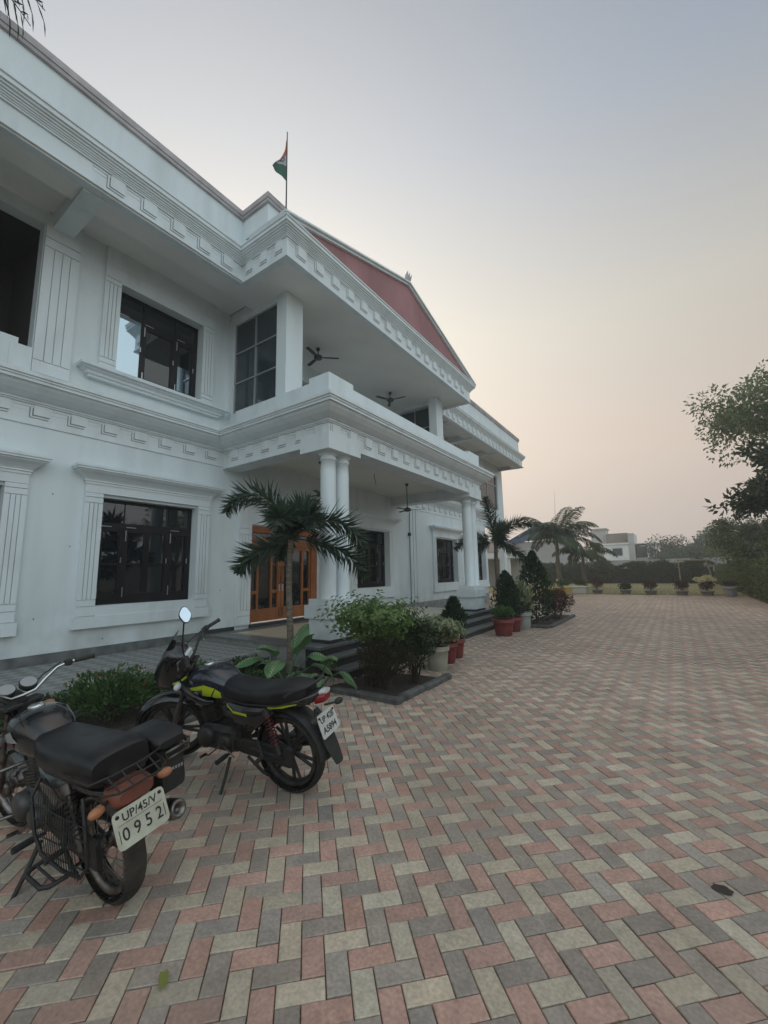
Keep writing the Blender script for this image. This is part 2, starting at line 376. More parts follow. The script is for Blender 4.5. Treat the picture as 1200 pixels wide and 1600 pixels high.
# ---------------------------------------------------------------- the white building
B0 = Vector((-8.3, 9.27, 0))
bld = tag(empty('building', B0), 'large white two storey building with red gable, columned porch and stepped cornices', 'building')
def bb(mb, name, m, parent=None, bevel=0): return mb.build(name, m, parent or bld, off=B0, bevel=bevel)
XW = -8.3
def wall_plane(mb, P, a0, a1, z0, z1, ops, m=0):
    """wall face with real openings; P(a, z, depth) -> point; ops (a0, a1, z0, z1, depth)"""
    A = sorted({a0, a1, *[q for o in ops for q in o[:2]]}); Z = sorted({z0, z1, *[q for o in ops for q in o[2:4]]})
    for i in range(len(A)-1):
        for j in range(len(Z)-1):
            ca, cz = (A[i]+A[i+1])/2, (Z[j]+Z[j+1])/2
            if any(o[0] < ca < o[1] and o[2] < cz < o[3] for o in ops): continue
            mb.poly([P(A[i], Z[j], 0), P(A[i+1], Z[j], 0), P(A[i+1], Z[j+1], 0), P(A[i], Z[j+1], 0)], m)
    for (p, q, r, s, d) in ops:
        for (u, v) in (((p, r), (q, r)), ((q, r), (q, s)), ((q, s), (p, s)), ((p, s), (p, r))):
            mb.poly([P(u[0], u[1], 0), P(v[0], v[1], 0), P(v[0], v[1], d), P(u[0], u[1], d)], m)
PX = lambda a, z, d: (XW-d, a, z)
# openings: ground windows, door, upper windows
GW = [(0.02, 1.83), (3.17, 4.98), (10.42, 12.3), (15.87, 17.95), (19.95, 21.5)]
WZ = (1.19, 3.10)
DOOR = (6.38, 8.70, 0.53, 2.86)
UW = [(3.2, 4.92), (15.2, 16.9), (18.6, 20.3)]
UZ = (5.46, 7.28)
mb = MB()
ops = [(a, c, WZ[0], WZ[1], 0.24) for a, c in GW]+[(*DOOR, 0.2)]
wall_plane(mb, PX, -6, 21.8, 0.36, 5.0, ops)
mb.poly([(XW, 21.8, 0.0), (XW-9, 21.8, 0.0), (XW-9, 21.8, 5.0), (XW, 21.8, 5.0)])
mb.box(XW-9, -6, 0, XW-0.5, 21.79, 0.3)
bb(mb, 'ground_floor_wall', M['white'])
mb = MB()
UP = [(a, c, UZ[0], UZ[1], 0.24) for a, c in UW]+[(-2.6, 1.98, 5.42, 7.7, 0.24), (6.5, 8.6, 5.0, 7.2, 0.2), (9.9, 12.0, 5.4, 7.2, 0.2), (13.3, 14.4, 5.3, 7.2, 0.3), (21.2, 24.2, 5.2, 7.3, 0.9)]
wall_plane(mb, PX, -6, 25.1, 5.0, 8.3, UP)
mb.poly([(XW, 25.1, 4.6), (XW-9, 25.1, 4.6), (XW-9, 25.1, 8.3), (XW, 25.1, 8.3)])
mb.poly([(XW, 21.8, 4.9), (XW-9, 21.8, 4.9), (XW-9, 25.1, 4.9), (XW, 25.1, 4.9)])
mb.box(-8.30, 21.82, 4.1, -8.6, 25.1, 4.995)
bb(mb, 'upper_floor_wall', M['white'])
mb = MB(); mb.box(-8.62, 24.75, -0.02, -8.3, 25.1, 4.1); bb(mb, 'corner_pillar', M['white'])
# rooms behind the openings: dark backs, so nothing looks through
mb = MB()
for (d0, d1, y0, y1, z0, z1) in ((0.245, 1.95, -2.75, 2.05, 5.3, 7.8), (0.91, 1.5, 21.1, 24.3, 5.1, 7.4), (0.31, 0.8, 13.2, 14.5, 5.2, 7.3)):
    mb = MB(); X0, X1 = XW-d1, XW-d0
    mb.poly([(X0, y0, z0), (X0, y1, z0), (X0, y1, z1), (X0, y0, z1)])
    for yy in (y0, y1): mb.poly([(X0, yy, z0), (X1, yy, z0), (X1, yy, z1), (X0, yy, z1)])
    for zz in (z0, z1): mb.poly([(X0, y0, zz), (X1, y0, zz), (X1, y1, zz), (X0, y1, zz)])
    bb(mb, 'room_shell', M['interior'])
# roof slab over everything
mb = MB(); mb.box(-17.3, -6, 8.3, -6.95, 25.1, 8.42); mb.box(-6.95, 4.98, 8.3, -5.6, 13.56, 8.42); bb(mb, 'roof_slab', M['concrete'])
mb = MB()
for (x0, y0, x1, y1) in ((-7.42, -6, -6.8, 5.0), (-8.3, 5.601, -5.55, 13.0), (-7.42, 5.0, -5.55, 5.601), (-7.42, 13.0, -5.55, 13.55), (-7.42, 13.55, -6.8, 24.8)): mb.poly([(x0, y0, 7.72), (x1, y0, 7.72), (x1, y1, 7.72), (x0, y1, 7.72)])
for (y0, y1) in ((-6, 5.601), (13.0, 24.8)):
    mb.poly([(-8.3, y0, 7.93), (-7.42, y0, 7.93), (-7.42, y1, 7.93), (-8.3, y1, 7.93)]); mb.poly([(-7.42, y0, 7.72), (-7.42, y1, 7.72), (-7.42, y1, 7.93), (-7.42, y0, 7.93)])
bb(mb, 'eave_soffit', M['ceiling'])
# upper fascia with key pattern, ribbed cornice, parapet
FX, PXF, FY0, FY1 = -6.86, -5.50, 4.89, 13.65
upath = [(FX, -6), (FX, FY0), (PXF, FY0), (PXF, FY1), (FX, FY1), (FX, 24.62), (-9.5, 24.62)]
def inset(path_prof): return path_prof
mb = MB()
mb.sweep([(-0.12, 7.72), (-0.12, 7.69), (0.022, 7.69), (0.022, 7.735), (0.004, 7.735), (0.004, 7.755), (0.0, 7.755), (0.0, 8.13)], upath)
bb(mb, 'fascia_beam', M['white_trim'])
mb = MB()
mb.sweep([(0.0, 8.10), (0.03, 8.10), (0.03, 8.13), (0.045, 8.13), (0.045, 8.15), (0.065, 8.155), (0.065, 8.175), (0.085, 8.18), (0.085, 8.205), (0.11, 8.21), (0.11, 8.235), (0.14, 8.245), (0.14, 8.27), (0.17, 8.28), (0.17, 8.345), (0.19, 8.355), (0.19, 8.385), (0.165, 8.39), (0.02, 8.43), (0.0, 8.43)], upath)
bb(mb, 'upper_cornice', M['white_trim'])
ppath = [(FX-0.05, -6), (FX-0.05, FY0+0.02), (-6.1, FY0+0.02), (-6.1, FY1-0.02), (FX-0.05, FY1-0.02), (FX-0.05, 24.3), (-9.5, 24.3)]
mb = MB(); mb.sweep([(0, 8.40), (0, 9.22), (-0.2, 9.22), (-0.2, 8.40)], ppath); pa = bb(mb, 'parapet', M['white'])
mb = MB(); mb.sweep([(0.002, 9.20), (0.045, 9.21), (0.045, 9.28), (0.06, 9.28), (0.06, 9.40), (-0.25, 9.41), (-0.25, 9.20)], ppath); mb.build('coping', M['dirt'], pa, off=B0)

def key_band(mb, P, a0, a1, z0, z1, first, step=0.515, flip=False):
    """raised key pattern: blocks and L strips with real grooves between; P(a, z, h)"""
    def slab(p, q, r, s, h):
        if q-p < 0.004: return
        f = [P(p, r, h), P(q, r, h), P(q, s, h), P(p, s, h)]; k = [P(p, r, 0), P(q, r, 0), P(q, s, 0), P(p, s, 0)]
        mb.poly(f)
        for i in range(4): mb.poly([k[i], k[(i+1) % 4], f[(i+1) % 4], f[i]])
    H = z1-z0; n = int((a1-first)/step)+2; g = 0.016; t = 0.024; h = 0.013
    a = first-step*2
    while a+step*0.5 < a0+0.03: a += step
    while a+0.30 < a1:
        zb = z0+H*0.26
        if a > a0:
            slab(a, a+t, zb, z1-0.045, h)                                     # vertical of the L
            slab(a+t, a+step*0.47, zb, zb+t, h)                                # foot of the L
            slab(a+t+g, a+step*0.50, zb+t+g, z1-0.002, 0.024)
            for (p, q, r_, s_) in ((a+t+0.001, a+t+g-0.001, zb+t+0.001, z1-0.05), (a+t+0.001, a+step*0.47, zb+t+0.002, zb+t+g-0.001), (a-0.012, a-0.001, zb-0.012, z1-0.05), (a-0.001, a+step*0.47, zb-0.012, zb-0.001)):
                mb.poly([P(p, r_, 0.0025), P(q, r_, 0.0025), P(q, s_, 0.0025), P(p, s_, 0.0025)], 1)                  # raised block
        x0 = max(a0, a-step*0.42); 
        slab(x0, a+t, z1-0.045+0.0, z1-0.045+t, h)                             # line over the field to the left
        slab(x0, a-g, z1-0.036-g-0.06, z1-0.045-g, 0.006)
        a += step
mb = MB()
key_band(mb, lambda a, z, h: (FX+h, a, z), -6, FY0, 7.757, 8.098, 3.37)
key_band(mb, lambda a, z, h: (PXF+h, a, z), FY0+0.03, FY1, 7.757, 8.098, 5.13)
key_band(mb, lambda a, z, h: (FX+h, a, z), FY1, 24.6, 7.757, 8.098, 14.0)
key_band(mb, lambda a, z, h: (a, FY0-h, z), FX, PXF, 7.757, 8.098, FX+0.12, 0.45)
bb(mb, 'upper_key_band', [M['white_trim'], M['groove']])
# red gable over the porch bay
mb = MB()
gx, ya, yb, zc, zt = -5.42, FY0-0.2, FY1+0.2, 8.42, 9.72; ym = (ya+yb)/2
mb.poly([(gx, ya+0.12, zc-0.03), (gx, yb-0.12, zc-0.03), (gx, ym, zt-0.04)]); bb(mb, 'red_gable', M['red'])
mb = MB()
for (p, q) in (((ya, zc-0.02), (ym, zt)), ((ym, zt), (yb, zc-0.02))):
    d = Vector((0, q[0]-p[0], q[1]-p[1])).normalized(); n = Vector((0, -d.z, d.y))
    A, C = Vector((0, p[0], p[1])), Vector((0, q[0], q[1]))
    for (x0, x1, o0, o1) in ((-6.4, -5.36, -0.055, 0.0), (-6.5, -5.31, 0.002, 0.04)):
        r0 = [(x0, *(A+n*o0).yz), (x1, *(A+n*o0).yz), (x1, *(A+n*o1).yz), (x0, *(A+n*o1).yz)]; r1 = [(x0, *(C+n*o0).yz), (x1, *(C+n*o0).yz), (x1, *(C+n*o1).yz), (x0, *(C+n*o1).yz)]
        mb.loft([r0, r1], 0, False)
bb(mb, 'gable_rake', M['white_trim'])
mb = MB()
mb.lathe([(0.08, 0), (0.05, 0.04), (0.06, 0.08), (0.04, 0.12)], (-5.5, ym, zt+0.02), n=10)
for s in (-1, 0, 1): mb.tube([(-5.42, ym+0.03*s, zt+0.08), (-5.42, ym+0.09*s+0.07, zt+0.26), (-5.42, ym+0.11*s+0.18, zt+0.48)], [0.05, 0.045, 0.005], 6)
bb(mb, 'roof_finial', M['dirt'])

# first floor band: key frieze and coved cornice along the wall and round the porch
BX, BY0, BY1 = -5.05, 5.58, 12.96
bpath = [(XW, -6), (XW, BY0), (BX, BY0), (BX, BY1), (XW, BY1), (XW, 21.79)]
prof = [(0, 4.47), (0.035, 4.475), (0.035, 4.50), (0.06, 4.50), (0.06, 4.53), (0.085, 4.535), (0.12, 4.55), (0.21, 4.60), (0.29, 4.67), (0.32, 4.72), (0.355, 4.72), (0.355, 4.765), (0.375, 4.77), (0.375, 4.80), (0.40, 4.805), (0.40, 4.865), (0.05, 4.93), (0.0, 4.93)]
mb = MB(); mb.sweep(prof, bpath); bb(mb, 'floor_cornice', M['white_trim'])
mb = MB(); mb.sweep([(0.0, 4.13), (0.022, 4.13), (0.022, 4.165), (0.004, 4.165), (0.004, 4.185), (0.001, 4.185), (0.001, 4.47)], [(XW, -6), (XW, BY0)])
key_band(mb, lambda a, z, h: (XW+h, a, z), -6, BY0, 4.187, 4.468, 2.05)
bb(mb, 'wall_key_band', [M['white_trim'], M['groove']])
mb = MB()
mb.sweep([(0.0, 4.13), (0.022, 4.13), (0.022, 4.165), (0.004, 4.165), (0.004, 4.185), (0.001, 4.185), (0.001, 4.47)], [(XW, BY1), (XW, 21.8)])
key_band(mb, lambda a, z, h: (XW+h, a, z), BY1+0.05, 21.7, 4.187, 4.468, 13.3)
bb(mb, 'wall_key_band', [M['white_trim'], M['groove']])
# porch entablature (hollow ring beam) and ceiling
mb = MB()
pp = [(XW, BY0), (BX, BY0), (BX, BY1), (XW, BY1)]
mb.sweep([(-0.42, 4.42), (-0.42, 4.08), (0.018, 4.08), (0.018, 4.115), (0.004, 4.115), (0.004, 4.14), (0, 4.14), (0, 4.47)], pp)
key_band(mb, lambda a, z, h: (BX+h, a, z), BY0+0.03, BY1, 4.15, 4.468, 6.15)
key_band(mb, lambda a, z, h: (a, BY0-h, z), XW, BX, 4.15, 4.468, XW+0.3)
for (x0, x1, y0, y1) in ((BX-0.72, BX+0.028, BY0-0.03, BY0+0.93), (BX-0.72, BX+0.028, BY1-0.93, BY1+0.03)): mb.box(x0, y0, 3.97, x1, y1, 4.30)
bb(mb, 'porch_beam', [M['white_trim'], M['groove']])
mb = MB(); mb.box(XW, BY0+0.3, 4.40, BX-0.3, BY1-0.3, 4.46); mb.box(XW, BY0+0.2, 4.90, BX-0.2, BY1-0.2, 4.96); bb(mb, 'porch_ceiling', M['ceiling'])
# balcony parapet on top of the porch
mb = MB()
mb.sweep([(0, 4.90), (0, 5.38), (-0.16, 5.38), (-0.16, 4.90)], [(-7.9, BY0), (BX, BY0), (BX, BY1), (-7.9, BY1)])
for (y0, y1) in ((BY0-0.02, BY0+0.72), (BY1-0.8, BY1+0.02)): mb.box(BX-0.5, y0, 4.91, BX+0.022, y1, 5.47)
bb(mb, 'balcony_parapet', M['white'], bevel=0.008)
# pillars and side walls of the upper bay
mb = MB(); mb.box(-6.57, 5.6, 4.96, -6.27, 6.08, 7.72); bb(mb, 'balcony_pillar', M['white'], bevel=0.008)
mb = MB(); mb.box(-6.57, 12.46, 4.96, -6.27, 12.94, 7.72); bb(mb, 'balcony_pillar', M['white'], bevel=0.008)
def glass_screen(yw, face):
    x0, x1, z0, z1 = -8.1, -6.60, 5.36, 7.60
    mb = MB(); P = lambda a, z, d: (a, yw+face*d, z)
    wall_plane(mb, P, XW, -6.572, 4.95, 7.93, [(x0, x1, z0, z1, 0.12)]); s = bb(mb, 'side_wall', M['white'])
    f = MB(); y0, y1 = sorted((yw+face*0.03, yw+face*0.09))
    t = 0.03
    def bar(a, c, r, q): f.box(a, y0, r, c, y1, q)
    bar(x0, x0+t, z0, z1); bar(x1-t, x1, z0, z1); bar(x0+t, x1-t, z0, z0+t); bar(x0+t, x1-t, z1-t, z1)
    xm = (x0+x1)/2; bar(xm-t/2, xm+t/2, z0+t, z1-t)
    for k in (1, 2):
        zz = z0+(z1-z0)*k/3
        bar(x0+t, xm-t/2, zz-t/2, zz+t/2); bar(xm+t/2, x1-t, zz-t/2, zz+t/2)
    w = bb(f, 'screen_window', M['alu'])
    g = MB(); g.poly([(x0, yw+face*0.06, z0), (x1, yw+face*0.06, z0), (x1, yw+face*0.06, z1), (x0, yw+face*0.06, z1)]); g.build('pane', M['glass_blue'], w, off=B0)
glass_screen(5.62, 1); glass_screen(12.92, -1)
mb = MB(); mb.box(-8.25, 12.7, 7.62, -6.6, 12.88, 7.719) ; bb(mb, 'balcony_beam', M['white'])

# porch columns on stepped pedestals
def column(x, y):
    c = MB()
    c.lathe([(0.155, 0.0), (0.155, 0.03), (0.15, 0.035), (0.15, 1.2), (0.148, 2.4), (0.143, 2.62), (0.158, 2.625), (0.165, 2.645), (0.158, 2.665), (0.145, 2.67), (0.145, 2.71), (0.175, 2.73), (0.19, 2.76), (0.19, 2.775)], (x, y, 1.20), n=32)
    return bb(c, 'column', M['white'])
for (y0, ys) in ((BY0-0.01, (5.86, 6.25)), (12.12, (12.42, 12.80))):
    p = MB(); y1 = y0+0.86
    p.box(BX-0.54, y0+0.06, 0.50, BX-0.02, y1-0.06, 0.86); p.box(BX-0.60, y0, 0.862, BX+0.02, y1, 1.10); p.box(BX-0.52, y0+0.03, 1.102, BX-0.02, y1-0.03, 1.21)
    bb(p, 'pedestal', M['white'], bevel=0.008)
    p = MB(); p.box(BX-0.56, y0+0.04, 0.445, BX, y1-0.04, 0.499); bb(p, 'pedestal_skirt', M['granite'])
    for y in ys: column(BX-0.27, y)
# porch floor, dark border, steps
mb = MB(); mb.box(XW, 5.28, 0.0, -4.98, 13.45, 0.40, 0); bb(mb, 'porch_base', M['concrete'])
mb = MB(); mb.box(XW+0.002, 5.25, 0.401, -4.95, 13.48, 0.446); bb(mb, 'porch_floor_border', M['granite_grey'])
mb = MB(); mb.box(XW+0.45, 5.75, 0.43, -5.75, 13.0, 0.451); bb(mb, 'porch_floor', M['tile'])
mb = MB()
for k in range(70):
    y = 5.62; x = XW+0.4+k*0.1
    if x < -5.6: mb.poly([(x, y, 0.4505), (x+0.05, y+0.05, 0.4505), (x, y+0.1, 0.4505), (x-0.05, y+0.05, 0.4505)])
bb(mb, 'floor_inlay', M['tile'])
mb = MB(); mb.box(XW+0.003, 5.262, 0.355, -4.96, 5.268, 0.40)
for i, (x, z) in enumerate(((-4.98, 0.30), (-4.68, 0.15), (-4.38, 0.0))):
    if i: pass
st = MB(); sr = MB()
for i, (x0, x1, z0, z1) in enumerate(((-4.98, -4.70, 0, 0.283), (-4.98, -4.40, 0, 0.133))):
    sr.box(x0, 5.30, z0-0.03, x1, 13.3, z1-0.022); st.box(x0, 5.28, z1-0.02, x1+0.02, 13.32, z1+0.014)
sr.box(-5.3, 5.27, 0.0, -4.972, 13.46, 0.40)
sp = bb(sr, 'porch_steps', M['granite']); st.build('tread', M['granite_grey'], sp, off=B0)
# skirtings
mb = MB(); mb.box(XW, -6, 0.345, XW+0.018, 5.25, 0.50); bb(mb, 'wall_skirting', M['stone'] if False else mat('patterned_skirting', (0.17, 0.175, 0.17), 0.5, col2=(0.09, 0.095, 0.095), scale=5, detail=1))
mb = MB(); mb.box(XW, 5.25, 0.446, XW+0.02, 6.0, 0.53); mb.box(XW, 9.1, 0.446, XW+0.02, 13.45, 0.53); mb.box(XW, 6.4, 0.446, XW+0.05, 8.7, 0.528); bb(mb, 'porch_skirting', M['granite'])
mb = MB(); mb.box(XW, 13.5, -0.03, XW+0.03, 21.8, 0.5); bb(mb, 'far_skirting', M['concrete'])

# ---- window mouldings
def strip_cells(mb, y0, y1, zs, h0=0.045, h1=0.07, flute=None, X=XW):
    """fluted flat pilaster: backing and front slabs with grooves between"""
    mb.box(X, y0, zs[0], X+h0, y1, zs[-1])
    g = 0.013
    for k in range(len(zs)-1):
        r, s = zs[k]+g*0.5, zs[k+1]-g*0.5
        if flute == k:
            c = [y0]+[y0+(y1-y0)*t for t in (0.27, 0.5, 0.73)]+[y1]
            for i in range(4):
                e0 = c[i]+(g*0.5 if i else 0); e1 = c[i+1]-(g*0.5 if i < 3 else 0)
                mb.box(X+h0, e0, r, X+h1, e1, s)
        else: mb.box(X+h0, y0, r, X+h1, y1, s)
def hood(mb, y0, y1, z, X=XW, p=0.07, h=0.3):
    q = [(0.0, z), (0.012, z), (0.012, z+0.04), (0.03, z+0.045), (0.03, z+0.07), (0.05, z+0.10), (0.10, z+0.15), (0.16, z+0.19), (0.17, z+0.215), (0.20, z+0.22), (0.20, z+0.25), (0.215, z+0.255), (0.215, z+0.30), (0.02, z+0.33), (-p+0.003, z+0.33), (-p+0.003, z)]
    mb.sweep(q, [(X, y0), (X+p, y0), (X+p, y1), (X, y1)])
def window(y0, y1, z0, z1, style='ground', leaves=3, ajar=False, wide=0.28):
    d = 0.2; X = XW-d; e = wide
    fr = MB(); t = 0.055
    def bar(a, c, r, s, x0=X-0.03, x1=X+0.03): fr.box(x0, a, r, x1, c, s)
    bar(y0, y0+t, z0, z1); bar(y1-t, y1, z0, z1); bar(y0+t, y1-t, z0, z0+t*1.3); bar(y0+t, y1-t, z1-t, z1)
    zt = z0+(z1-z0)*0.76
    bar(y0+t, y1-t, zt-0.04, zt+0.03)
    ws = ((0.25, 0.5, 0.25) if style == 'ground' else (0.30, 0.42, 0.28)) if leaves == 3 else [1/leaves]*leaves
    a = y0+t; cuts = []
    for w in ws:
        c = a+(y1-y0-2*t)*w; cuts.append((a, c)); a = c
    for i, (a, c) in enumerate(cuts):
        s = 0.07
        bar(a, a+s, z0+t*1.3, zt-0.04, X-0.02, X+0.042); bar(c-s, c-0.002, z0+t*1.3, zt-0.04, X-0.02, X+0.042)
        bar(a+s, c-s, z0+t*1.3, z0+t*1.3+0.11, X-0.02, X+0.042); bar(a+s, c-s, zt-0.13, zt-0.04, X-0.02, X+0.042)
        zm = z0+(zt-z0)*0.5
        if style == 'ground': bar(a+s, c-s, zm-0.02, zm+0.02, X-0.02, X+0.035)
        if i == 1 and style == 'ground': bar((a+c)/2-0.05, (a+c)/2+0.05, z0+0.2, zt-0.13, X-0.02, X+0.03)
        if i: bar(a-0.003, a-0.001, zt+0.03, z1-t)
    w = bb(fr, 'window', M['dark_wood'])
    g = MB()
    for i, (a, c) in enumerate(cuts):
        tilt = 0.004*(i-1)
        g.poly([(X+0.005+tilt, a, z0+0.05), (X+0.005-tilt, c, z0+0.05), (X+0.005-tilt, c, zt), (X+0.005+tilt, a, zt)])
        g.poly([(X+0.003, a, zt), (X+0.003, c, zt), (X+0.003, c, z1-0.02), (X+0.003, a, z1-0.02)])
    g.build('pane', M['glass'], w, off=B0)
    if style != 'ground':
        g = MB(); (a, c) = cuts[0]; g.poly([(X+0.046, a-0.02, z0+0.08), (X+0.044, c-0.05, z0+0.08), (X+0.044, c-0.05, zt-0.05), (X+0.046, a-0.02, zt-0.05)]); g.build('reflecting_pane', M['glass_reflect'], w, off=B0)
        g = MB(); (a, c) = cuts[2]; g.poly([(X+0.009, a+0.08, z0+0.16), (X+0.009, c-0.09, z0+0.16), (X+0.009, c-0.09, z0+0.75), (X+0.009, a+0.08, z0+0.75)]); g.build('reflecting_pane', M['glass_reflect'], w, off=B0)
    for i, (a, c) in enumerate(cuts):
        zz = z0+(zt-z0)*0.5
        for nm, bx in (('handle', (X+0.044, c-0.045, zz+0.02, X+0.06, c-0.03, zz+0.12)), ('bolt', (X+0.044, a+0.02, z0+0.12, X+0.052, a+0.035, z0+0.30)), ('bolt', (X+0.044, a+0.02, zt-0.30, X+0.052, a+0.035, zt-0.10)), ('latch', (X+0.044, a+0.03, zt-0.045, X+0.052, a+0.2, zt-0.035))):
            hd = MB(); hd.box(*bx); hd.build(nm, M['steel'], w, off=B0)
    mo = MB()
    if style == 'ground':
        zb = z0-0.36
        for (a, c) in ((y0-e, y0), (y1, y1+e)):
            strip_cells(mo, a, c, [zb+0.20, zb+0.36, zb+0.47, z1-0.13, z1-0.03, z1+0.05], flute=2)
        mo.box(XW, y0-e, z1+0.05, XW+0.068, y1+e, z1+0.21)
        hood(mo, y0-e, y1+e, z1+0.20)
        mo.box(XW, y0-e-0.03, zb, XW+0.10, y1+e+0.03, zb+0.19); mo.box(XW-0.2, y0, z0-0.17, XW+0.085, y1, z0-0.005)
        mo.box(XW, y0-e, zb+0.192, XW+0.06, y1+e, zb+0.20)
    else:
        for (a, c) in ((y0-e, y0), (y1, y1+e)):
            strip_cells(mo, a, c, [z0-0.02, z0+0.12, z0+0.22, z1-0.08, z1+0.02, z1+0.28], flute=2)
        mo.box(XW, y0-e, z1+0.28, XW+0.068, y1+e, 7.93); mo.box(XW, y0, z1, XW+0.068, y1, z1+0.278)
        # sill shelf
        q = [(0, z0-0.24), (0.10, z0-0.24), (0.10, z0-0.20), (0.14, z0-0.19), (0.14, z0-0.15), (0.20, z0-0.12), (0.20, z0-0.10), (0.26, z0-0.09), (0.26, z0-0.03), (0.22, z0-0.02), (0.0, z0-0.01)]
        mo.sweep(q, [(XW-0.0, y0-e-0.06), (XW+0.001, y0-e-0.06), (XW+0.001, y1+e+0.06), (XW, y1+e+0.06)])
    mo.build('surround', M['white_trim'], w, off=B0)
    return w
for i, (a, c) in enumerate(GW): window(a, c, *WZ, leaves=3)
for a, c in UW: window(a, c, *UZ, style='upper')
# upper balcony opening at the near end: low parapet, pilaster, beam to the eave
mb = MB(); strip_cells(mb, 1.99, 2.50, [5.0, 5.22, 7.28, 7.45, 7.92], flute=1); bb(mb, 'upper_pilaster', M['white_trim'])
mb = MB(); strip_cells(mb, 12.96+0.1, 13.25, [5.0, 5.22, 7.28, 7.45, 7.92], flute=1); strip_cells(mb, 17.3, 17.8, [5.0, 5.22, 7.28, 7.45, 7.92], flute=1); bb(mb, 'upper_pilaster', M['white_trim'])
mb = MB(); mb.box(XW-0.15, -2.6, 5.0, XW+0.03, 1.80, 5.50); mb.box(XW-0.15, 1.70, 5.0, XW+0.045, 1.985, 5.40); bb(mb, 'balcony_rail_wall', M['white'])
for y in (2.22, 15.0, 17.55, 20.6):
    mb = MB(); mb.box(XW+0.002, y-0.15, 7.655, -7.421, y+0.15, 7.929); mb.box(-7.419, y-0.15, 7.655, FX-0.12, y+0.15, 7.719); bb(mb, 'eave_beam', M['white'])
# dark bulkhead & louvre inside the balcony
mb = MB(); mb.box(XW-1.9, -0.9, 5.42, XW-1.82, 0.6, 7.3); bb(mb, 'balcony_door', M['dark_wood'])
# upper bay rear windows and far upper windows
def plain_window(y0, y1, z0, z1, d, gl='glass_blue'):
    fr = MB(); t = 0.05; X = XW-d
    for (a, c, r, s) in ((y0, y0+t, z0, z1), (y1-t, y1, z0, z1), (y0+t, y1-t, z0, z0+t), (y0+t, y1-t, z1-t, z1), ((y0+y1)/2-t/2, (y0+y1)/2+t/2, z0+t, z1-t), (y0+t, (y0+y1)/2-t/2, z0+(z1-z0)*0.7, z0+(z1-z0)*0.7+t), ((y0+y1)/2+t/2, y1-t, z0+(z1-z0)*0.7, z0+(z1-z0)*0.7+t)): fr.box(X-0.03, a, r, X+0.03, c, s)
    w = bb(fr, 'window', M['alu']); g = MB(); g.poly([(X, y0, z0), (X, y1, z0), (X, y1, z1), (X, y0, z1)]); g.build('pane', M[gl], w, off=B0)
plain_window(6.5, 8.6, 5.0, 7.2, 0.15); plain_window(9.9, 12.0, 5.4, 7.2, 0.15); plain_window(13.3, 14.4, 5.3, 7.2, 0.2); plain_window(21.2, 24.2, 5.2, 7.3, 0.1)
# grooved wall lines and a cable between porch and far window
mb = MB()
for y in (13.80, 14.02, 14.24): mb.box(XW, y, 0.55, XW+0.035, y+0.16, 4.12)
bb(mb, 'ribbed_pilaster', M['white'])
mb = MB(); mb.tube([(XW+0.05, 13.70, 0.5), (XW+0.05, 13.70, 3.5), (XW+0.06, 13.72, 3.95)], 0.011, 6); mb.box(XW+0.02, 13.64, 3.05, XW+0.09, 13.76, 3.17); bb(mb, 'conduit', M['iron'])
# ---- entrance door
mb = MB(); strip_cells(mb, 6.02, 6.375, [0.53, 0.74, 0.86, 2.62, 2.76, 3.32], flute=2); strip_cells(mb, 8.72, 8.98, [0.53, 0.74, 0.86, 2.62, 2.76, 3.32], flute=2)
mb.box(XW, 6.376, 2.88, XW+0.055, 8.718, 3.32); hood(mb, 6.0, 9.0, 3.32)
bb(mb, 'door_surround', M['white_trim'])
DX = XW-0.12
def woodbars(mb, lst, x0, x1):
    for (a, c, r, s) in lst: mb.box(x0, a, r, x1, c, s)
mb = MB(); y0, y1, z0, z1 = DOOR
woodbars(mb, [(y0, y0+0.10, z0, z1), (y1-0.22, y1, z0, z1), (y0+0.10, y1-0.22, z1-0.16, z1)], DX-0.07, DX+0.09)
woodbars(mb, [(y0+0.002, y1-0.002, 2.40, 2.56)], DX-0.05, DX+0.075)
df = bb(mb, 'door_frame', M['wood'])
g = MB(); g.poly([(DX, y0+0.05, z0+0.05), (DX, y1-0.1, z0+0.05), (DX, y1-0.1, z1-0.05), (DX, y0+0.05, z1-0.05)]); g.build('pane', M['glass'], df, off=B0)
mid = 7.42
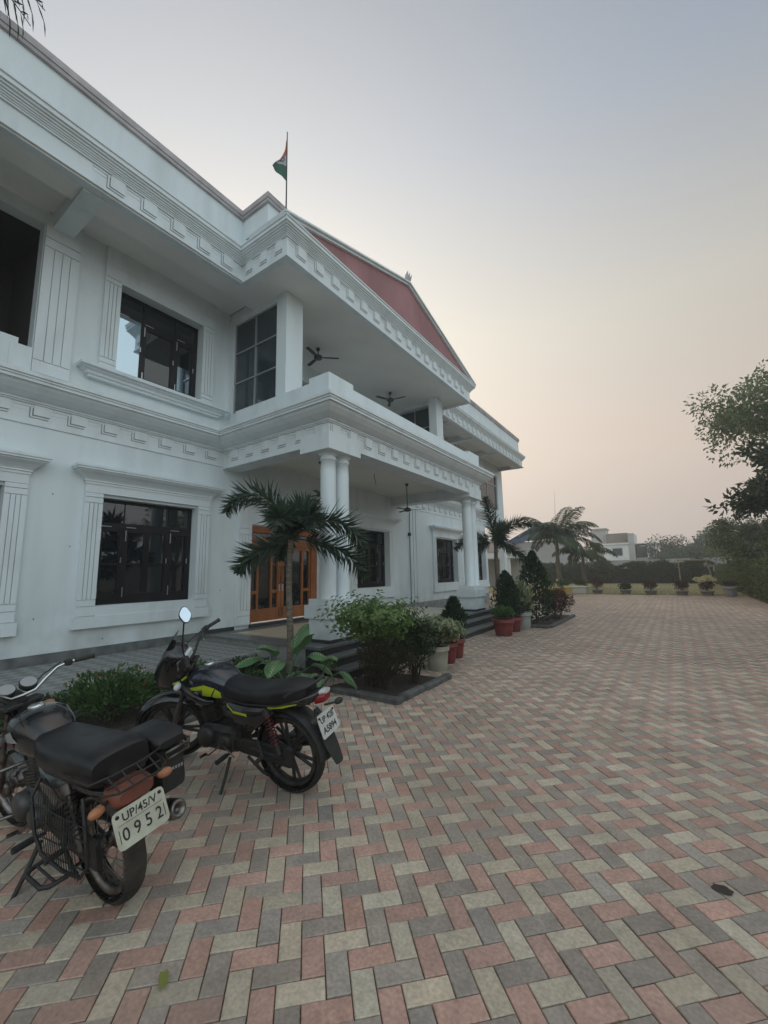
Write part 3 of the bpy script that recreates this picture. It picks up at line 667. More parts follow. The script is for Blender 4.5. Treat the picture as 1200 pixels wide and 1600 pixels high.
for (a, c) in ((y0+0.10, mid), (mid, y1-0.22)):
    mb = MB(); x0, x1 = DX-0.03, DX+0.05; zt = 2.40; zb = z0+0.02; a += 0.004; c -= 0.004
    left = a < 7
    woodbars(mb, [(a, a+(0.10 if not left else 0.03), zb, zt), (c-(0.11 if left else 0.05), c, zb, zt)], x0, x1)
    ia, ic = a+(0.10 if not left else 0.03), c-(0.11 if left else 0.05)
    woodbars(mb, [(ia, ic, zb, zb+0.30), (ia, ic, zt-0.1, zt)], x0+0.004, x1-0.004)
    w = ic-ia
    for fr_ in (0.18, 0.72) if left else (0.70,):
        woodbars(mb, [(ia+w*fr_, ia+w*fr_+0.06, zb+0.30, zt-0.1)], x0+0.006, x1-0.006)
    if left: woodbars(mb, [(ia, ia+w*0.18, zb+0.66, zb+0.74), (ia+w*0.72+0.06, ic, zb+0.66, zb+0.74)], x0+0.008, x1-0.008)
    else: woodbars(mb, [(ia+w*0.70+0.06, ic, zb+0.66, zb+0.74)], x0+0.008, x1-0.008)
    dl = bb(mb, 'door_leaf', M['wood'])
    hn = MB(); yy = c-0.05 if left else a+0.05
    hn.tube([(x1, yy, 1.45), (x1+0.06, yy, 1.47), (x1+0.06, yy, 1.85), (x1, yy, 1.87)], 0.012, 8)
    hn.build('handle', M['iron'], dl, off=B0)
    hn = MB(); hn.box(x1, yy-0.02, 1.25, x1+0.012, yy+0.02, 1.42); hn.build('lock_plate', M['steel'], dl, off=B0)
    hn = MB(); hn.tube([(x1+0.01, yy, 0.62), (x1+0.01, yy, 0.85)], 0.01, 6); hn.build('bolt', M['iron'], dl, off=B0)

# ---- ceiling fans, flag
M['fan_grey'] = mat('fan_paint', (0.06, 0.06, 0.058), 0.5)
def fan(x, y, z, rod, label, rot, group='ceiling fans in the porch and balcony'):
    t = tag(empty('ceiling_fan', (x, y, z)), label, 'ceiling fan', group)
    b = MB(); b.lathe([(0.02, 0), (0.055, -0.01), (0.045, -0.06), (0.02, -0.09)], n=12); b.tube([(0, 0, -0.05), (0, 0, -rod)], 0.014, 8); b.build('rod', M['fan_grey'], t)
    b = MB(); b.lathe([(0.02, 0.09), (0.05, 0.07), (0.10, 0.04), (0.12, 0.0), (0.10, -0.04), (0.04, -0.055)], (0, 0, -rod-0.05), n=16); b.build('motor', M['fan_grey'], t)
    for k in range(3):
        a = rot+k*2.0944; ca, sa = math.cos(a), math.sin(a); b = MB()
        b.loft([[(ca*r-sa*w, sa*r+ca*w, -rod-0.05+tz*w+h) for w, h in ((-wd, 0), (wd, 0), (wd, 0.008), (-wd, 0.008))] for r, wd, tz in ((0.1, 0.02, 0), (0.2, 0.045, 0.1), (0.5, 0.05, 0.12), (0.56, 0.04, 0.12))], 0, False)
        b.build('blade', M['fan_grey'], t)
fan(-6.6, 10.88, 4.40, 0.78, 'dark long rod ceiling fan at the far open end of the ground floor porch', 0.5)
fan(-6.9, 7.35, 4.40, 0.78, 'dark ceiling fan under the porch ceiling hidden mostly behind the near columns', 1.0)
fan(-7.35, 11.2, 7.72, 0.22, 'short ceiling fan on the upper balcony ceiling above the middle of the parapet', 0.15)
fan(-7.35, 7.7, 7.72, 0.22, 'short ceiling fan on the upper balcony ceiling beside the near square pillar', 0.75)
b = MB(); b.tube([(0, 0, 0), (0.005, -0.02, -0.1), (0, 0.03, -0.2), (0.01, 0.05, -0.3)], 0.008, 6); o = b.build('ceiling_hook', M['iron'], None, loc=(-6.6, 9.17, 4.40)); tag(o, 'bent dark wire hook hanging from the porch ceiling', 'hook')
fp = tag(empty('flag', (-5.66, 5.0, 8.42)), 'small national flag hanging limp on a thin pole at the roof corner', 'flag')
b = MB(); b.tube([(0, 0, 0), (0, 0, 2.25)], [0.016, 0.010], 8); b.build('pole', M['iron'], fp)
fl = MB(); rows = []
for i in range(13):
    t = i/12; rows.append([])
    for j in range(9):
        u = j/8
        z = 2.14-1.05*t-u*0.62*(1-t)**1.2
        rows[-1].append((-0.03*math.sin(u*9+t*2)*u, -u*(0.10+0.29*t), z))
fl.grid(rows)
def flag_mat():
    m = bpy.data.materials.new('flag_cloth'); m.use_nodes = True; t = m.node_tree; b = t.nodes['Principled BSDF']
    at = t.nodes.new('ShaderNodeAttribute'); at.attribute_name = 'stripe'; t.links.new(at.outputs['Color'], b.inputs['Base Color']); b.inputs['Roughness'].default_value = 0.8
    return m
o = fl.build('cloth', flag_mat(), fp)
at = o.data.attributes.new('stripe', 'FLOAT_COLOR', 'FACE'); q = []
for i in range(12):
    for j in range(8): q += [*((0.40, 0.15, 0.07) if i < 5 else (0.42, 0.42, 0.42) if i < 8 else (0.05, 0.125, 0.09)), 1]
at.data.foreach_set('color', q)
wh = MB()
def on_cloth(u, t, o=0.012): return Vector((-0.03*math.sin(u*9+t*2)*u+o, -u*(0.10+0.29*t), 2.14-1.05*t-u*0.62*(1-t)**1.2))
wh.tube([on_cloth(0.5+0.16*math.cos(k*math.pi/8), 0.5+0.07*math.sin(k*math.pi/8)) for k in range(16)], 0.006, 5, closed=True); wh.build('wheel_emblem', mat('flag_blue', (0.05, 0.07, 0.25), 0.8), fp)

for (y, z) in ((2.45, 3.05), (2.36, 1.05), (2.75, 2.2), (3.35, 0.62), (5.62, 1.35)):
    b = MB(); b.lathe([(0.010, 0), (0.008, 0.008), (0.002, 0.010)], (XW, y, z), (1, 0, 0), 10); bb(b, 'wall_plug', M['iron'])
# ---------------------------------------------------------------- motorcycles
M['rubber'] = mat('tyre_rubber', (0.014, 0.014, 0.014), 0.8, col2=(0.04, 0.036, 0.032), scale=5, bump=0.3, bscale=70)
M['rubber_dusty'] = mat('dusty_tyre', (0.02, 0.019, 0.018), 0.9, col2=(0.075, 0.062, 0.05), scale=6, bump=0.4, bscale=60)
M['black_paint'] = mat('gloss_black_paint', (0.008, 0.008, 0.010), 0.22, coat=0.6, col2=(0.014, 0.014, 0.015), scale=9)
M['blue_black'] = mat('blue_black_tank', (0.012, 0.017, 0.028), 0.25, coat=0.7)
M['matt_black'] = mat('matt_black_plastic', (0.014, 0.014, 0.015), 0.55, col2=(0.028, 0.026, 0.024), scale=12)
M['seat'] = mat('seat_vinyl', (0.009, 0.009, 0.011), 0.40, bump=0.12, bscale=220, col2=(0.035, 0.033, 0.031), scale=6, low=0.5, high=0.8, rough2=0.7)
M['engine'] = mat('engine_alloy', (0.06, 0.06, 0.06), 0.5, 0.5, col2=(0.12, 0.11, 0.10), scale=14)
M['engine_black'] = mat('engine_black', (0.018, 0.018, 0.018), 0.5, 0.2, col2=(0.05, 0.045, 0.04), scale=14)
M['chrome'] = mat('chrome', (0.62, 0.63, 0.64), 0.12, 1.0)
M['dull_chrome'] = mat('dull_chrome', (0.28, 0.27, 0.26), 0.35, 1.0, col2=(0.10, 0.08, 0.07), scale=18)
M['lime'] = mat('lime_decal', (0.40, 0.50, 0.015), 0.35)
M['silver_decal'] = mat('silver_decal', (0.30, 0.31, 0.32), 0.4)
M['maroon_decal'] = mat('faded_maroon_decal', (0.14, 0.05, 0.05), 0.5)
M['red_lens'] = mat('red_lens', (0.24, 0.012, 0.015), 0.15)
M['orange_body'] = mat('faded_orange_lens', (0.24, 0.075, 0.045), 0.5, col2=(0.13, 0.045, 0.032), scale=10)
M['amber'] = mat('amber_lens', (0.42, 0.17, 0.08), 0.3)
M['clear_lens'] = mat('clear_lens', (0.55, 0.56, 0.55), 0.1)
M['red_paint'] = mat('red_spring', (0.10, 0.012, 0.014), 0.5)
M['mirror'] = mat('mirror_glass', (0.92, 0.93, 0.94), 0.02, 1.0)
M['plate_white'] = mat('number_plate_white', (0.60, 0.60, 0.58), 0.45, col2=(0.50, 0.50, 0.47), scale=20)
M['plate_cream'] = mat('number_plate_cream', (0.56, 0.55, 0.44), 0.5, col2=(0.44, 0.42, 0.33), scale=14)
M['plate_ink'] = mat('number_plate_ink', (0.02, 0.02, 0.02), 0.5)
M['rust'] = mat('rusty_steel', (0.045, 0.034, 0.03), 0.7, 0.3, col2=(0.025, 0.022, 0.02), scale=18)

def ring(x, cz, hw, hh, n=18, p=2.6, cy=0.0):
    o = []
    for j in range(n):
        a = 2*math.pi*j/n; c, s = math.cos(a), math.sin(a)
        o.append(Vector((x, cy+hw*math.copysign(abs(c)**(2/p), c), cz+hh*math.copysign(abs(s)**(2/p), s))))
    return o
def sections(b, secs, n=18, m=0, p=2.6):
    """secs: (x, z_bottom, z_top, half_width[, cy])"""
    b.loft([ring(s[0], (s[1]+s[2])/2, s[3], (s[2]-s[1])/2, n, p, s[4] if len(s) > 4 else 0) for s in secs], m)
def text_mesh(txt, size, thick=0.0008, bold=0.0):
    cu = bpy.data.curves.new('lettering', 'FONT'); cu.body = txt; cu.size = size; cu.align_x = 'CENTER'; cu.align_y = 'CENTER'; cu.extrude = thick; cu.offset = bold; cu.resolution_u = 4
    o = bpy.data.objects.new('lettering', cu); COL.objects.link(o); dg = bpy.context.evaluated_depsgraph_get()
    me = bpy.data.meshes.new_from_object(o.evaluated_get(dg)); bpy.data.objects.remove(o); bpy.data.curves.remove(cu)
    b = MB(); b.v = [tuple(v.co) for v in me.vertices]; b.f = [tuple(p.vertices) for p in me.polygons]; b.m = [0]*len(b.f); b.sm = [False]*len(b.f)
    bpy.data.meshes.remove(me); return b

STEER_O = Vector((1.035, 0, 0.86)); STEER_D = Vector((-math.sin(R(26)), 0, math.cos(R(26))))
def steer(ang): return Matrix.Translation(STEER_O) @ Matrix.Rotation(ang, 4, STEER_D) @ Matrix.Translation(-STEER_O)
I4 = Matrix.Identity(4)

def wheel(parent, name, cx, cz, r, w, wire, rub, T=I4, rim_m='engine_black', tread=True):
    def put(src): d = MB(); d.add(src, T); return d
    C = (cx, 0, cz); ri = r-0.075
    b = MB()
    b.lathe([(ri+0.018, -w*0.75), (ri+0.004, -w*0.70), (ri-0.010, -w*0.4), (ri-0.012, 0), (ri-0.010, w*0.4), (ri+0.004, w*0.70), (ri+0.018, w*0.75), (ri+0.03, w*0.6), (ri+0.03, -w*0.6), (ri+0.018, -w*0.75)], C, (0, 1, 0), 48, caps=False)
    b.lathe([(0.02, -0.085), (0.055, -0.08), (0.06, -0.03), (0.04, -0.02), (0.04, 0.02), (0.06, 0.03), (0.062, 0.075), (0.02, 0.085)], C, (0, 1, 0), 24)
    if wire:
        for k in range(36):
            a = 2*math.pi*k/36; s = 1 if k % 2 else -1; a2 = a+(0.55 if (k//2) % 2 else -0.55)
            b.tube([(cx+0.05*math.cos(a2), s*0.05, cz+0.05*math.sin(a2)), (cx+(ri-0.004)*math.cos(a), s*0.006, cz+(ri-0.004)*math.sin(a))], 0.0016, 4, caps=False)
    else:
        for k in range(6):
            a = 2*math.pi*k/6+0.3
            for da in (-0.13, 0.13):
                p = Vector((cx+0.045*math.cos(a), 0, cz+0.045*math.sin(a))); q = Vector((cx+ri*math.cos(a+da), 0, cz+ri*math.sin(a+da)))
                b.tube([p, q], [0.016, 0.011], 6)
    wo = put(b).build(name, M[rim_m], parent)
    t = MB(); pr = []
    for i in range(13):
        a = -1.9+3.8*i/12
        pr.append((ri+0.022+(r-ri-0.022)*(0.5+0.5*math.cos(a*1.0))**0.62 if abs(a) < 1.9 else ri+0.022, w*math.sin(a*0.83)/math.sin(1.577)))
    t.lathe(pr, C, (0, 1, 0), 64, caps=False)
    if tread:
        for k in range(52):
            for s, y0, y1 in ((1, 0.006, 0.030), (-1, 0.006, 0.030), (1, 0.036, 0.05), (-1, 0.036, 0.05)):
                a = 2*math.pi*(k+(0.5 if s > 0 else 0)+(0.25 if y0 > 0.03 else 0))/52
                rr0 = r-0.0005 if y0 < 0.03 else r-0.011
                rr1 = r-0.006 if y0 < 0.03 else r-0.03
                q = []
                for (da, y, rr) in ((-0.028, y0, rr0), (0.028, y0, rr0), (0.045, y1, rr1), (-0.011, y1, rr1)):
                    q.append((da+a, s*y*w/0.05, rr))
                t.loft([[(cx+(rr-0.004)*math.cos(aa), y, cz+(rr-0.004)*math.sin(aa)) for aa, y, rr in q], [(cx+(rr+0.003)*math.cos(aa), y, cz+(rr+0.003)*math.sin(aa)) for aa, y, rr in q]], 0, False)
    put(t).build('tyre', M[rub], wo)
    return wo

def motorcycle(label, loc, heading, lean, st, old, scale, plate, pm, rub):
    root = tag(empty('motorcycle', loc, (lean, 0, heading)), label, 'motorcycle', 'motorcycles parked on the paving'); root.scale = (scale,)*3
    T = steer(st)
    def part(b, name, m, parent=None, tr=None, bevel=0):
        if tr is not None: d = MB(); d.add(b, tr); b = d
        return b.build(name, m, parent or root, bevel=bevel)
    RW, FWx = 0.305, 1.30
    wheel(root, 'rear_wheel', 0, RW, RW, 0.052, old, rub, rim_m='dull_chrome' if old else 'engine_black')
    wheel(root, 'front_wheel', FWx, 0.30, 0.30, 0.044, old, rub, T, rim_m='dull_chrome' if old else 'engine_black')
    # frame and swing arm
    b = MB()
    b.tube([(1.02, 0, 0.84), (0.80, 0, 0.74), (0.55, 0, 0.66), (0.35, 0, 0.62)], 0.024, 8); b.tube([(1.04, 0, 0.78), (0.92, 0, 0.55), (0.84, 0, 0.30), (0.55, 0, 0.22), (0.42, 0, 0.30)], 0.020, 8)
    for s in (-1, 1):
        b.tube([(0.52, s*0.09, 0.66), (0.2, s*0.10, 0.68), (-0.05, s*0.095, 0.71), (-0.28, s*0.075, 0.735)], 0.014, 8)
        b.tube([(0.42, s*0.09, 0.32), (0.40, s*0.10, 0.5), (0.15, s*0.10, 0.66)], 0.014, 8)
    part(b, 'frame', M['matt_black'])
    b = MB()
    for s in (-1, 1): b.tube([(0.42, s*0.07, 0.33), (0.2, s*0.095, 0.31), (-0.03, s*0.095, 0.305)], [0.022, 0.02, 0.016], 8, flat=1.0)
    b.tube([(0.0, -0.12, 0.305), (0, 0.12, 0.305)], 0.012, 8); part(b, 'swing_arm', M['matt_black'])
    # enclosed chain case on the left, brake drum on the right
    b = MB(); prof = [(-0.10, 0.305, 0.075), (-0.05, 0.305, 0.085), (0.1, 0.31, 0.075), (0.4, 0.325, 0.065), (0.50, 0.33, 0.05)]
    b.loft([[(x, 0.075, z-h), (x, 0.100, z-h+0.012), (x, 0.100, z+h-0.012), (x, 0.075, z+h)] for x, z, h in prof], 0, False)
    part(b, 'chain_case', M['matt_black'], bevel=0.006)
    for s in (-1, 1):
        b = MB(); p0, p1 = Vector((0.0, s*0.125, 0.34)), Vector((0.10, s*0.125, 0.665)); d = p1-p0
        b.tube([p0, p1], 0.010, 8); b.tube([p0, p0+d*0.35], 0.021, 10); b.tube([p1-d*0.16, p1], 0.030, 10)
        sh = part(b, 'shock_absorber', M['engine_black'] if not old else M['dull_chrome'])
        b = MB(); n = 90; a = (p1-p0).normalized().orthogonal().normalized(); c = (p1-p0).normalized().cross(a)
        b.tube([p0+d*(0.22+0.66*k/n)+(a*math.cos(k*2*math.pi*9/n)+c*math.sin(k*2*math.pi*9/n))*0.027 for k in range(n+1)], 0.0055, 6)
        b.build('spring', M['red_paint'] if not old else M['engine_black'], sh)
    # engine
    b = MB()
    b.cbox(0.46, -0.11, 0.24, 0.86, 0.11, 0.45, 0.035, smooth=False)
    for s, rr, cx, cz in ((1, 0.085, 0.76, 0.36), (1, 0.06, 0.55, 0.35), (-1, 0.095, 0.72, 0.35), (-1, 0.06, 0.55, 0.34)):
        b.lathe([(rr, 0.10), (rr, 0.135), (rr*0.85, 0.155), (0.01, 0.16)], (cx, 0, cz), (0, s, 0), 20)
    part(b, 'engine', M['engine'] if old else M['engine_black'])
    b = MB(); up_ = Vector((0.30, 0, 0.95)).normalized(); xa = Vector((0.95, 0, -0.30)).normalized()
    for k in range(9):
        c = Vector((0.74, 0, 0.46))+up_*(0.018*k); h = 0.075-0.0015*k
        Mx = Matrix(((xa.x, 0, up_.x, c.x), (0, 1, 0, 0), (xa.z, 0, up_.z, c.z), (0, 0, 0, 1)))
        b.box(-h, -h*1.05, 0, h, h*1.05, 0.007, mat=Mx)
    c = Vector((0.74, 0, 0.45)); Mx = Matrix(((xa.x, 0, up_.x, c.x), (0, 1, 0, 0), (xa.z, 0, up_.z, c.z), (0, 0, 0, 1)))
    b.cbox(-0.055, -0.058, 0, 0.055, 0.058, 0.24, 0.012, mat=Mx); part(b, 'cylinder', M['engine'] if old else M['engine_black'])
    b = MB(); b.cbox(0.50, -0.05, 0.50, 0.64, 0.05, 0.60, 0.015); b.tube([(0.64, 0, 0.55), (0.72, 0, 0.58)], 0.02, 8); part(b, 'carburettor', M['engine'])
    b = MB(); b.tube([(0.83, -0.03, 0.55), (0.93, -0.06, 0.48), (0.92, -0.09, 0.30), (0.78, -0.12, 0.20), (0.5, -0.14, 0.20), (0.35, -0.145, 0.235), (0.26, -0.17 if old else -0.145, 0.27)], 0.019, 10)
    ex = part(b, 'exhaust_pipe', M['dull_chrome'] if old else M['matt_black'])
    b = MB(); mz = Vector((-0.62, -0.03, 0.13 if not old else 0.17)).normalized(); o_ = Vector((0.36, -0.14, 0.235)) if not old else Vector((0.26, -0.175, 0.27))
    b.lathe([(0.022, 0), (0.045, 0.08), (0.052, 0.16), (0.052, 0.58), (0.048, 0.62), (0.040, 0.63), (0.028, 0.632), (0.022, 0.60), (0.001, 0.595)], o_, mz, 20); b.build('muffler', M['dull_chrome'] if old else M['matt_black'], ex)
    b = MB(); b.cbox(0.02, -0.205, 0.30, 0.2, -0.198, 0.36, 0.003); 
    # stands, pegs, levers
    b = MB(); b.tube([(0.50, 0.13, 0.24), (0.485, 0.20, 0.14), (0.47, 0.285, 0.035), (0.45, 0.33, 0.028)], [0.013, 0.012, 0.011, 0.012], 8); b.tube([(0.49, 0.30, 0.03), (0.42, 0.33, 0.027)], 0.014, 6); part(b, 'side_stand', M['matt_black'])
    for s in (-1, 1):
        b = MB(); b.tube([(0.52, s*0.10, 0.255), (0.52, s*0.15, 0.255)], 0.010, 8); b.tube([(0.52, s*0.15, 0.258), (0.51, s*0.255, 0.262)], 0.019, 10); part(b, 'foot_peg', M['rubber'])
        b = MB(); b.tube([(0.22, s*0.11, 0.40), (0.17, s*0.13, 0.34), (0.15, s*0.15, 0.31)], 0.012, 8); b.tube([(0.15, s*0.145, 0.31), (0.14, s*0.235, 0.312)], 0.016, 8); part(b, 'passenger_peg', M['rubber'])
    b = MB(); b.tube([(0.56, 0.15, 0.34), (0.70, 0.165, 0.24), (0.735, 0.165, 0.24)], 0.007, 6); b.tube([(0.735, 0.16, 0.24), (0.735, 0.215, 0.245)], 0.012, 8); b.tube([(0.56, 0.15, 0.34), (0.42, 0.165, 0.27)], 0.007, 6); part(b, 'gear_lever', M['dull_chrome'])
    b = MB(); b.tube([(0.36, 0.08, 0.24), (0.2, 0.10, 0.16), (0.14, 0.105, 0.15)], 0.012, 6); b.tube([(0.36, -0.08, 0.24), (0.2, -0.10, 0.16), (0.14, -0.105, 0.15)], 0.012, 6); b.tube([(0.2, 0.10, 0.16), (0.2, -0.1, 0.16)], 0.009, 6); part(b, 'centre_stand', M['matt_black'])
    # tank
    TS = [(0.98, 0.74, 0.80, 0.055), (0.965, 0.69, 0.835, 0.095), (0.90, 0.665, 0.885, 0.135), (0.80, 0.66, 0.915, 0.155), (0.70, 0.66, 0.915, 0.155), (0.60, 0.655, 0.885, 0.135), (0.52, 0.65, 0.835, 0.105), (0.47, 0.67, 0.79, 0.075)]
    b = MB(); sections(b, TS, 24, p=2.7); tk = part(b, 'fuel_tank', M['blue_black'] if not old else M['black_paint'])
    def tank_y(x, z):
        for k in range(len(TS)-1):
            a, c = TS[k], TS[k+1]
            if c[0] <= x <= a[0]:
                t = (a[0]-x)/(a[0]-c[0]); zb, zt, w = [a[i]+(c[i]-a[i])*t for i in (1, 2, 3)]
                u = min(0.999, abs((z-(zb+zt)/2)/((zt-zb)/2))); return w*(1-u**2.7)**(1/2.7)
        return 0.05
    def decal(quads, name, m, par):
        for s in (-1, 1):
            d = MB()
            for q in quads:
                rows = []
                for i in range(9):
                    u = i/8; rows.append([])
                    for j in range(5):
                        v = j/4
                        x = (q[0][0]*(1-u)+q[1][0]*u)*(1-v)+(q[3][0]*(1-u)+q[2][0]*u)*v; z = (q[0][1]*(1-u)+q[1][1]*u)*(1-v)+(q[3][1]*(1-u)+q[2][1]*u)*v
                        rows[-1].append((x, s*(tank_y(x, z)+0.003), z))
                d.grid(rows)
            d.build(name, m, par)
    if not old:
        decal([[(0.955, 0.735), (0.70, 0.80), (0.64, 0.775), (0.95, 0.715)], [(0.70, 0.80), (0.60, 0.775), (0.66, 0.70), (0.75, 0.70)], [(0.595, 0.77), (0.555, 0.74), (0.56, 0.69), (0.65, 0.69)]], 'lime_stripe', M['lime'], tk)
        decal([[(0.90, 0.712), (0.78, 0.74), (0.80, 0.70), (0.86, 0.695)]], 'silver_stripe', M['silver_decal'], tk)
    else:
        decal([[(0.94, 0.76), (0.74, 0.83), (0.66, 0.775), (0.92, 0.735)]], 'silver_stripe', M['silver_decal'], tk)
        decal([[(0.92, 0.73), (0.70, 0.765), (0.72, 0.725), (0.90, 0.705)]], 'maroon_stripe', M['maroon_decal'], tk)
    b = MB(); b.lathe([(0.045, 0), (0.045, 0.008), (0.036, 0.014), (0.001, 0.014)], (0.80, 0, 0.912), (0.05, 0, 1), 20); b.box(0.775, -0.012, 0.925, 0.825, 0.012, 0.931); b.build('filler_cap', M['chrome'], tk)
    # seat and side panels
    b = MB()
    if not old: sections(b, [(0.56, 0.68, 0.80, 0.075), (0.52, 0.665, 0.835, 0.115), (0.42, 0.66, 0.815, 0.135), (0.28, 0.66, 0.80, 0.145), (0.12, 0.665, 0.815, 0.145), (0.0, 0.68, 0.845, 0.14), (-0.12, 0.70, 0.862, 0.125), (-0.22, 0.725, 0.862, 0.10), (-0.25, 0.75, 0.85, 0.07)], 20, p=3.0)
    else: sections(b, [(0.56, 0.69, 0.79, 0.08), (0.52, 0.665, 0.825, 0.12), (0.42, 0.655, 0.82, 0.145), (0.25, 0.655, 0.825, 0.155), (0.08, 0.66, 0.84, 0.158), (-0.10, 0.675, 0.856, 0.155), (-0.20, 0.69, 0.858, 0.15), (-0.23, 0.70, 0.84, 0.14)], 20, p=3.6)
    seat = part(b, 'seat', M['seat'])
    b = MB(); 
    for s in (-1, 1): b.tube([(x, s*w, z) for x, w, z in ((0.50, 0.118, 0.70), (0.28, 0.148, 0.69), (0.0, 0.143, 0.705), (-0.22, 0.108, 0.745))], 0.006, 6)
    b.build('piping', M['matt_black'], seat)
    for s in (-1, 1):
        b = MB(); b.loft([[(x, s*y0, zb), (x, s*y1, zb+0.015), (x, s*(y1+0.004), (zb+zt)/2), (x, s*y1, zt-0.01), (x, s*y0, zt)] for x, y0, y1, zb, zt in ((0.52, 0.06, 0.105, 0.50, 0.67), (0.40, 0.08, 0.135, 0.46, 0.675), (0.25, 0.09, 0.14, 0.47, 0.675), (0.12, 0.09, 0.13, 0.55, 0.68), (0.04, 0.08, 0.11, 0.61, 0.69))], 0, True)
        sp_ = part(b, 'side_panel', M['black_paint'])
        if not old:
            b = MB(); b.loft([[(x, s*y, z), (x, s*(y+0.003), z+0.018), (x, s*y, z+0.02)] for x, y, z in ((0.50, 0.117, 0.635), (0.42, 0.139, 0.60), (0.27, 0.147, 0.595))], 0, False); b.build('lime_stripe', M['lime'], sp_)
    # tail
    b = MB(); sections(b, [(0.10, 0.655, 0.70, 0.115), (-0.05, 0.67, 0.735, 0.125), (-0.2, 0.695, 0.775, 0.11), (-0.30, 0.73, 0.81, 0.08), (-0.345, 0.765, 0.825, 0.05)] if not old else [(0.10, 0.62, 0.665, 0.12), (-0.12, 0.63, 0.675, 0.115), (-0.28, 0.64, 0.70, 0.09)], 16, p=3)
    tail = part(b, 'tail_cowl', M['black_paint'])
    if not old:
        for s in (-1, 1):
            b = MB(); b.loft([[(x, s*y, z), (x, s*(y+0.003), z+h*0.6), (x, s*y, z+h)] for x, y, z, h in ((0.08, 0.122, 0.667, 0.016), (-0.06, 0.128, 0.69, 0.02), (-0.19, 0.113, 0.725, 0.008))], 0, False); b.build('lime_stripe', M['lime'], tail)
        b = MB(); b.loft([ring(-0.31, 0.75, 0.062, 0.04, 14, 3), ring(-0.37, 0.762, 0.05, 0.036, 14, 3), ring(-0.39, 0.772, 0.035, 0.026, 14, 3)], 0)
        tl = part(b, 'tail_light', M['red_lens']); b = MB(); b.loft([ring(-0.345, 0.80, 0.048, 0.018, 12, 3), ring(-0.392, 0.808, 0.035, 0.016, 12, 3)], 0); b.build('reflector', M['clear_lens'], tl)
        b = MB(); b.tube([(-0.10, 0.135, 0.78), (-0.20, 0.135, 0.83), (-0.29, 0.10, 0.865), (-0.315, 0.0, 0.872), (-0.29, -0.10, 0.865), (-0.20, -0.135, 0.83), (-0.10, -0.135, 0.78)], 0.013, 8); part(b, 'grab_rail', M['matt_black'])
    else:
        b = MB(); b.loft([ring(-0.16, 0.64, 0.085, 0.045, 16, 3.2), ring(-0.25, 0.655, 0.105, 0.050, 16, 3.2), ring(-0.325, 0.652, 0.10, 0.047, 16, 3.2), ring(-0.345, 0.652, 0.08, 0.032, 16, 3.2)], 0); part(b, 'tail_light', M['orange_body'])
        # seat rail and small luggage rack
        b = MB()
        b.tube([(0.05, 0.168, 0.74), (-0.12, 0.178, 0.76), (-0.27, 0.17, 0.765), (-0.295, 0.08, 0.765), (-0.295, -0.08, 0.765), (-0.27, -0.17, 0.765), (-0.12, -0.178, 0.76), (0.05, -0.168, 0.74)], 0.0065, 8)
        b.tube([(-0.22, 0.17, 0.735), (-0.36, 0.15, 0.725), (-0.40, 0.10, 0.72), (-0.40, -0.10, 0.72), (-0.36, -0.15, 0.725), (-0.22, -0.17, 0.735)], 0.0055, 8)
        for y in (-0.10, -0.035, 0.035, 0.10): b.tube([(-0.295, y, 0.765), (-0.40, y*0.95, 0.72)], 0.005, 6)
        b.tube([(-0.35, -0.13, 0.742), (-0.35, 0.13, 0.742)], 0.005, 6); part(b, 'luggage_rack', M['rust'])
    # mudguards and plate
    def guard(cx, cz, r, a0, a1, w, T_, name, m, thick=0.004, n=22, flare=0.0):
        g = MB(); rows = []
        for i in range(n+1):
            a = R(a0+(a1-a0)*i/n); rows.append([])
            ww = w*(1+flare*i/n)
            for k in range(9):
                t = -1+2*k/8; rr = r-0.035*abs(t)**2.2
                rows[-1].append((cx+rr*math.cos(a), t*ww, cz+rr*math.sin(a)))
        g.grid(rows); 
        inner = [[(cx+(Vector((p[0]-cx, 0, p[2]-cz)).length-thick)*math.cos(math.atan2(p[2]-cz, p[0]-cx)), p[1]*0.96, cz+(Vector((p[0]-cx, 0, p[2]-cz)).length-thick)*math.sin(math.atan2(p[2]-cz, p[0]-cx))) for p in r_] for r_ in rows]
        g.grid(inner)
        for e in (0, -1): g.grid([rows[e], inner[e]])
        for k in (0, -1): g.grid([[r_[k] for r_ in rows], [r_[k] for r_ in inner]])
        return part(g, name, m, None, T_)
    guard(FWx, 0.30, 0.345, 8, 150, 0.066, T, 'front_mudguard', M['black_paint'])
    b = MB()
    for s in (-1, 1): b.tube([(FWx+0.0, s*0.07, 0.31), (FWx+0.10, s*0.075, 0.50), (FWx+0.16, s*0.066, 0.60)], 0.006, 6)
    guard(0, RW, 0.375, 60, 178 if not old else 152, 0.085 if not old else 0.075, None, 'rear_mudguard', M['matt_black'])
    fl = MB(); rows = [[(-0.345-0.025*k-0.012*math.cos(t*1.57), t*(0.075-0.002*k*k), 0.50-0.05*k) for t in (-1, -0.6, -0.2, 0.2, 0.6, 1)] for k in range(5)] if not old else [[(-0.34-0.006*k-0.01*math.cos(t*1.57), t*(0.072-0.001*k*k), 0.50-0.028*k) for t in (-1, -0.6, -0.2, 0.2, 0.6, 1)] for k in range(5)]
    fl.grid(rows); fl.grid([[(x-0.004, y, z) for x, y, z in r_] for r_ in rows]); part(fl, 'mud_flap', M['matt_black']) if not old else None
    # number plate, leaning back a little, facing the rear; local plate axes: px to the viewer's right, py up
    pw, ph = (0.105, 0.082) if not old else (0.125, 0.085)
    til = R(18); c = Vector((-0.375, 0, 0.575)) if not old else Vector((-0.375, 0, 0.535))
    nx = Vector((-math.cos(til), 0, math.sin(til))); py = Vector((math.sin(til), 0, math.cos(til))); px = py.cross(nx)
